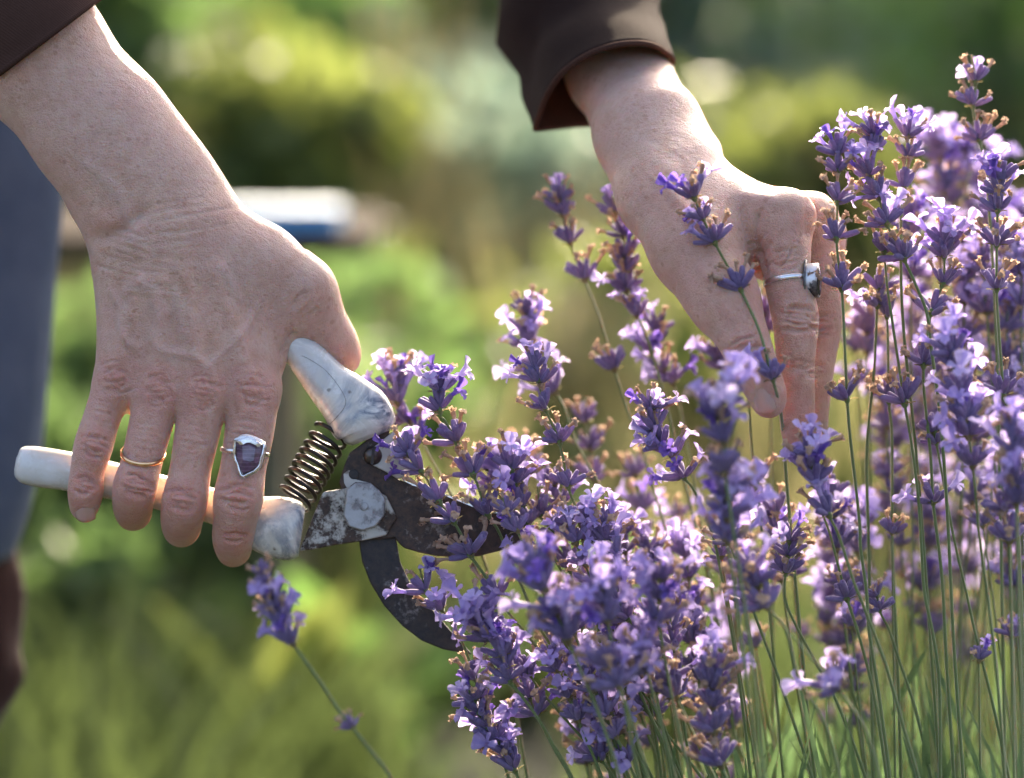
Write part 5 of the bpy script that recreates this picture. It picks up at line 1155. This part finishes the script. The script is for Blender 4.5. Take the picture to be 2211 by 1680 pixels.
# --- soft ones nearer to or farther from the lens
soft = [
 (-62, [(553, 1212), (575, 1268), (590, 1312), (615, 1362), (645, 1408), (690, 1470), (728, 1528), (762, 1572), (800, 1620), (850, 1690)], [(1240, .55, 0, .7), (1268, .65, 0), (1296, .72, 2), (1326, .78, 3), (1358, .85, 5), (1398, .92, 5), (1570, .65, 0)], 'lone lavender stalk leaning out below the gripping hand'),
 (-60, [(1156, 1190), (1172, 1258), (1195, 1310), (1228, 1388), (1255, 1450), (1300, 1560), (1340, 1690)], [(1230, 1.15, 1), (1278, 1.2, 5), (1330, 1.15, 3), (1388, 1.25, 5)], None),
 (-60, [(1296, 1220), (1305, 1300), (1312, 1345), (1340, 1480), (1380, 1690)], [(1275, 1.1, 3), (1305, 1.1, 3), (1345, 1.1, 2)], None),
 (-52, [(1428, 1215), (1425, 1290), (1422, 1340), (1450, 1500), (1490, 1690)], [(1255, 1.0, 3), (1295, 1.1, 3), (1335, 1.1, 2)], None),
 (-62, [(1310, 1420), (1336, 1484), (1365, 1560), (1400, 1690)], [(1445, 1.1, 1), (1484, 1.2, 1)], None),
 (-50, [(1385, 1390), (1395, 1440), (1420, 1540), (1460, 1690)], [(1420, 1.0, 3), (1450, 1.1, 2)], None),
 (-34, [(1440, 1450), (1460, 1508), (1492, 1575), (1527, 1649), (1545, 1690)], [(1480, 1.0, 0), (1510, 1.15, 1)], None),
 (-70, [(1572, 835), (1543, 905), (1562, 960), (1566, 1026), (1584, 1150), (1620, 1400), (1650, 1690)], [(872, 1.2, 3), (908, 1.15, 3), (960, 1.1, 1), (1026, 1.1, 0, .7)], 'blurred lavender head rising in front of the thumb tip'),
 (-62, [(1570, 1045), (1567, 1105), (1570, 1170), (1590, 1300), (1640, 1690)], [(1085, 1.2, 5), (1125, 1.2, 5), (1170, 1.2, 3)], None),
 (-52, [(1609, 1214), (1630, 1258), (1656, 1312), (1695, 1358), (1727, 1470), (1782, 1566), (1815, 1690)], [(1240, 1.1, 1), (1268, 1.15, 0), (1310, 1.2, 1)], None),
 (-60, [(1708, 1370), (1760, 1430), (1812, 1490), (1840, 1530), (1871, 1582), (1900, 1690)], [(1490, 1.15, 3)], None),
 (-42, [(1545, 1412), (1535, 1490), (1540, 1530), (1542, 1584), (1558, 1656), (1570, 1690)], [(1455, 1.0, 2), (1488, 1.15, 0), (1532, 1.0, 0, .7), (1584, 1.15, 0), (1656, 1.15, 0)], None),
 (-36, [(2047, 730), (2060, 786), (2073, 856), (2092, 946), (2105, 1050), (2115, 1166), (2131, 1278), (2153, 1470), (2170, 1690)], [(762, 1.15, 2), (800, 1.15, 1), (856, 1.2, 2), (905, 1.15, 2), (946, 1.2, 3), (1010, 1.1, 2)], None),
 (-60, [(2195, 900), (2190, 985), (2195, 1090), (2200, 1300), (2210, 1690)], [(950, 1.15, 3), (990, 1.2, 5), (1050, 1.15, 5), (1095, 1.1, 2)], None),
 (-40, [(2165, 1060), (2170, 1120), (2180, 1200), (2190, 1690)], [(1100, 1.1, 1), (1170, 1.1, 0)], None),
 (42, [(1131, 632), (1134, 680), (1139, 746), (1160, 800), (1212, 868), (1244, 957), (1292, 1043), (1327, 1136), (1370, 1300), (1420, 1690)], [(680, .95, 0, .8), (718, 1.0, 3), (748, 1.0, 3), (800, 1.0, 3), (850, 1.0, 2)], None),
 (42, [(1200, 372), (1216, 466), (1232, 528), (1263, 606), (1295, 689), (1327, 800), (1359, 899), (1388, 973), (1410, 1053), (1436, 1140), (1480, 1300), (1540, 1690)], [(430, .9, 1), (466, 1.0, 0), (528, 1.0, 0, .8), (606, 1.1, 0, .7), (800, 1.1, 0, .8)], 'blurred lavender stalk nearest the brown cuff'),
 (38, [(1317, 432), (1335, 480), (1346, 514), (1349, 562), (1352, 620), (1376, 684), (1390, 710), (1410, 770), (1440, 880), (1480, 1050), (1540, 1300), (1600, 1690)], [(465, 1.0, 2), (512, 1.0, 0), (562, 1.1, 1), (592, 1.0, 0), (630, 1.1, 1), (684, 1.1, 2)], 'blurred lavender spike hugging the edge of the reaching hand'),
 (52, [(1425, 670), (1408, 762), (1434, 800), (1460, 850), (1490, 1000), (1540, 1300), (1590, 1690)], [(720, 1.0, 1), (762, 1.15, 3), (800, 1.0, 2), (830, 1.0, 2)], None),
 (52, [(1540, 700), (1552, 760), (1560, 800), (1570, 1000), (1590, 1300), (1600, 1690)], [(735, 1.0, 1), (775, 1.05, 2), (808, 1.0, 1)], None),
 (56, [(1645, 640), (1655, 700), (1660, 800), (1665, 1000), (1670, 1690)], [(680, 1.0, 2), (715, 1.0, 0)], None),
 (26, [(850, 790), (858, 875), (890, 920), (930, 990), (990, 1100), (1060, 1260), (1140, 1690)], [(835, 1.1, 5), (872, 1.1, 5), (912, 1.05, 1), (950, 1.0, 1)], 'bright lavender bloom behind the upper handle of the secateurs'),
 (62, [(1263, 856), (1264, 913), (1276, 972), (1283, 1038), (1295, 1056), (1335, 1160), (1400, 1400), (1450, 1690)], [(913, 1.0, 0, .8), (972, 1.0, 0, .7), (1038, 1.1, 0, .6)], None),
 (62, [(1103, 940), (1129, 988), (1152, 1026), (1200, 1100), (1300, 1300), (1400, 1690)], [(985, 1.0, 0, .7), (1026, 1.05, 0, .7)], None),
 (72, [(1366, 978), (1372, 1028), (1388, 1108), (1390, 1162), (1420, 1300), (1480, 1690)], [(1028, 1.1, 0, .6), (1108, 1.15, 1), (1162, .9, 0)], None),
 (82, [(1462, 1080), (1466, 1130), (1470, 1200), (1480, 1250), (1500, 1690)], [(1120, .9, 2), (1180, 1.1, 2), (1240, 1.1, 1)], None),
 (84, [(1506, 1262), (1510, 1310), (1530, 1690)], [(1300, 1.0, 2)], None),
 (92, [(2010, 270), (2030, 340), (2040, 420), (2060, 700), (2090, 1690)], [(318, 1.2, 5), (348, 1.2, 5), (395, 1.1, 1), (430, 1.1, 0)], None),
 (96, [(2075, 260), (2085, 310), (2090, 400), (2110, 1690)], [(300, 1.1, 3), (340, 1.1, 3)], None),
 (60, [(1868, 620), (1874, 690), (1872, 764), (1876, 900), (1882, 1200), (1890, 1690)], [(690, 1.0, 0), (722, 1.0, 1), (764, 1.05, 0)], None),
]
PLACES = {True: 'blurred lavender stalk standing among the clump', False: None}
for dd, path, wh, lab in soft:
    dd *= 1.3
    stalk(dd, path, wh, lab or describe(path, wh, 'blurred '), False, 'lavender stalks in front of the focus' if dd < 0 else 'lavender stalks behind the focus')
# --- the rest of the bush behind and below
r = random.Random(21)
for k in range(90):
    if 36 <= k < 50: continue
    if k >= 74: x0, y0, dd = r.uniform(1915, 2270), r.uniform(320, 680), r.uniform(50, 170)
    elif k < 50: x0, y0, dd = r.uniform(1835, 2290), r.uniform(430, 1130), r.uniform(24, 230)
    elif k < 62: x0, y0, dd = r.uniform(1560, 1880), r.uniform(1000, 1330), r.uniform(20, 190)
    else: x0, y0, dd = r.uniform(1180, 1560), r.uniform(1180, 1440), r.uniform(20, 90)
    if y0 < 560 and x0 < 1900: y0 += 160
    lean = r.uniform(-.12, .20) if k < 62 or k >= 74 else r.uniform(.10, .30)
    n = r.randint(2, 5); y = y0; wh = []
    for q in range(n): y += r.uniform(34, 60) + (r.uniform(20, 60) if q > 1 else 0); wh.append((y, r.uniform(.9, 1.15), r.choice((0, 1, 2, 3, 5)) if q < 3 else 0))
    H = 1690 - y0; path = [(x0 + lean * H * (u ** 1.3), y0 + u * H) for u in (0, .12, .3, .6, 1)]
    stalk(dd, path, wh, describe(path, wh, 'half-hidden '), False, 'lavender stalks deep in the bush')
# a fuller tangle of blossom round the blade tips
for k, (x0, y0, dd) in enumerate([(1040, 985, 14), (1085, 1075, -20), (1185, 1010, 20), (1215, 1105, -16), (1215, 1300, -18), (1290, 1300, -16), (1180, 1390, -20), (1395, 1160, 24), (1440, 1290, -14), (1340, 1130, 30), (1250, 1420, -24), (1475, 1180, 40), (1390, 1330, 16)]):
    lean = r.uniform(.30, .48) if x0 < 1300 else r.uniform(.12, .28); n = r.randint(3, 5); y = y0; wh = []
    for q in range(n): y += r.uniform(28, 46) + (12 if q > 1 else 0); wh.append((y, r.uniform(.82, 1.0), r.choice((0, 1, 2, 3)) if q < 3 else r.choice((0, 1)), .55))
    H = 1690 - y0; path = [(x0 + lean * H * u, y0 + u * H) for u in (0, .12, .3, .6, 1)]
    stalk(dd, path, wh, describe(path, wh, 'tangled '), abs(dd) < 15, 'lavender stalks round the blade tips')
# flowerless green stems between them
for k in range(26):
    x0, y0, dd = r.uniform(1540, 2240), r.uniform(1100, 1420), r.uniform(-5, 160); lean = r.uniform(.0, .22); H = 1690 - y0
    stalk(dd, [(x0 + lean * H * u, y0 + u * H) for u in (0, .3, .6, 1)], [(y0 + 18, .8, r.choice((0, 0, 1)))], 'short thin lavender stalk with one small whorl %s' % landmark(x0, y0), False, 'short lavender stalks', .8)
# narrow grey-green leaves at the foot
def leaves():
    a = Acc(); r = random.Random(3)
    for i in range(1500):
        x, d = r.uniform(1480, 2330), r.uniform(-30, 260) / 1000; top = r.triangular(1380, 1900, 1700) if i < 420 else r.uniform(1660, 2300)
        if x < 1650 and i < 420: top = max(top, 1600)
        p = P(x, top, d); L = r.uniform(.03, .055); dv = Vector((r.uniform(-.5, .5), r.uniform(-.5, .5), 1)).normalized(); wd = r.uniform(.0012, .0022)
        sdv = dv.cross(Vector((r.uniform(-1, 1), r.uniform(-1, 1), .1))).normalized(); b = p - dv * L; bend = sdv.cross(dv) * r.uniform(-.008, .008)
        V = []
        for j in range(5):
            u = j / 4; c = b + dv * (L * u) + bend * (u * u); hw = wd * (math.sin(math.pi * (0.12 + .86 * u)) ** .7); V += [c - sdv * hw, c + sdv.cross(dv) * hw * .25, c + sdv * hw]
        Q = [[j * 3 + i2, j * 3 + i2 + 1, j * 3 + 4 + i2, j * 3 + 3 + i2] for j in range(4) for i2 in range(2)]
        a.add([tuple(v) for v in V], np.array(Q))
    for i in range(2600):      # the leafy mound lower down
        t, q = r.uniform(0, 6.28), math.sqrt(r.random()) * .34; z = .33 * (1 - (q / .36) ** 2) * r.uniform(.3, 1.05) + .02
        p = Vector((BUSH.x + .1 + q * math.cos(t), BUSH.y + .09 + q * .8 * math.sin(t), z)); L = r.uniform(.03, .055)
        dv = Vector((math.cos(t) * .8 + r.uniform(-.4, .4), math.sin(t) * .8 + r.uniform(-.4, .4), 1)).normalized(); sdv = dv.cross(Vector((r.uniform(-1, 1), r.uniform(-1, 1), .1))).normalized(); wd = .002
        a.add([tuple(p - sdv * wd * .4), tuple(p + dv * L * .5 - sdv * wd), tuple(p + dv * L), tuple(p + dv * L * .5 + sdv * wd)], np.array([[0, 1, 2, 3]]))
    return a.mesh('lavender_foliage', [M['lav_leaf']])
obj('lavender_foliage', leaves(), label='narrow grey-green lavender leaves at the foot of the stalks', category='foliage', kind='stuff')
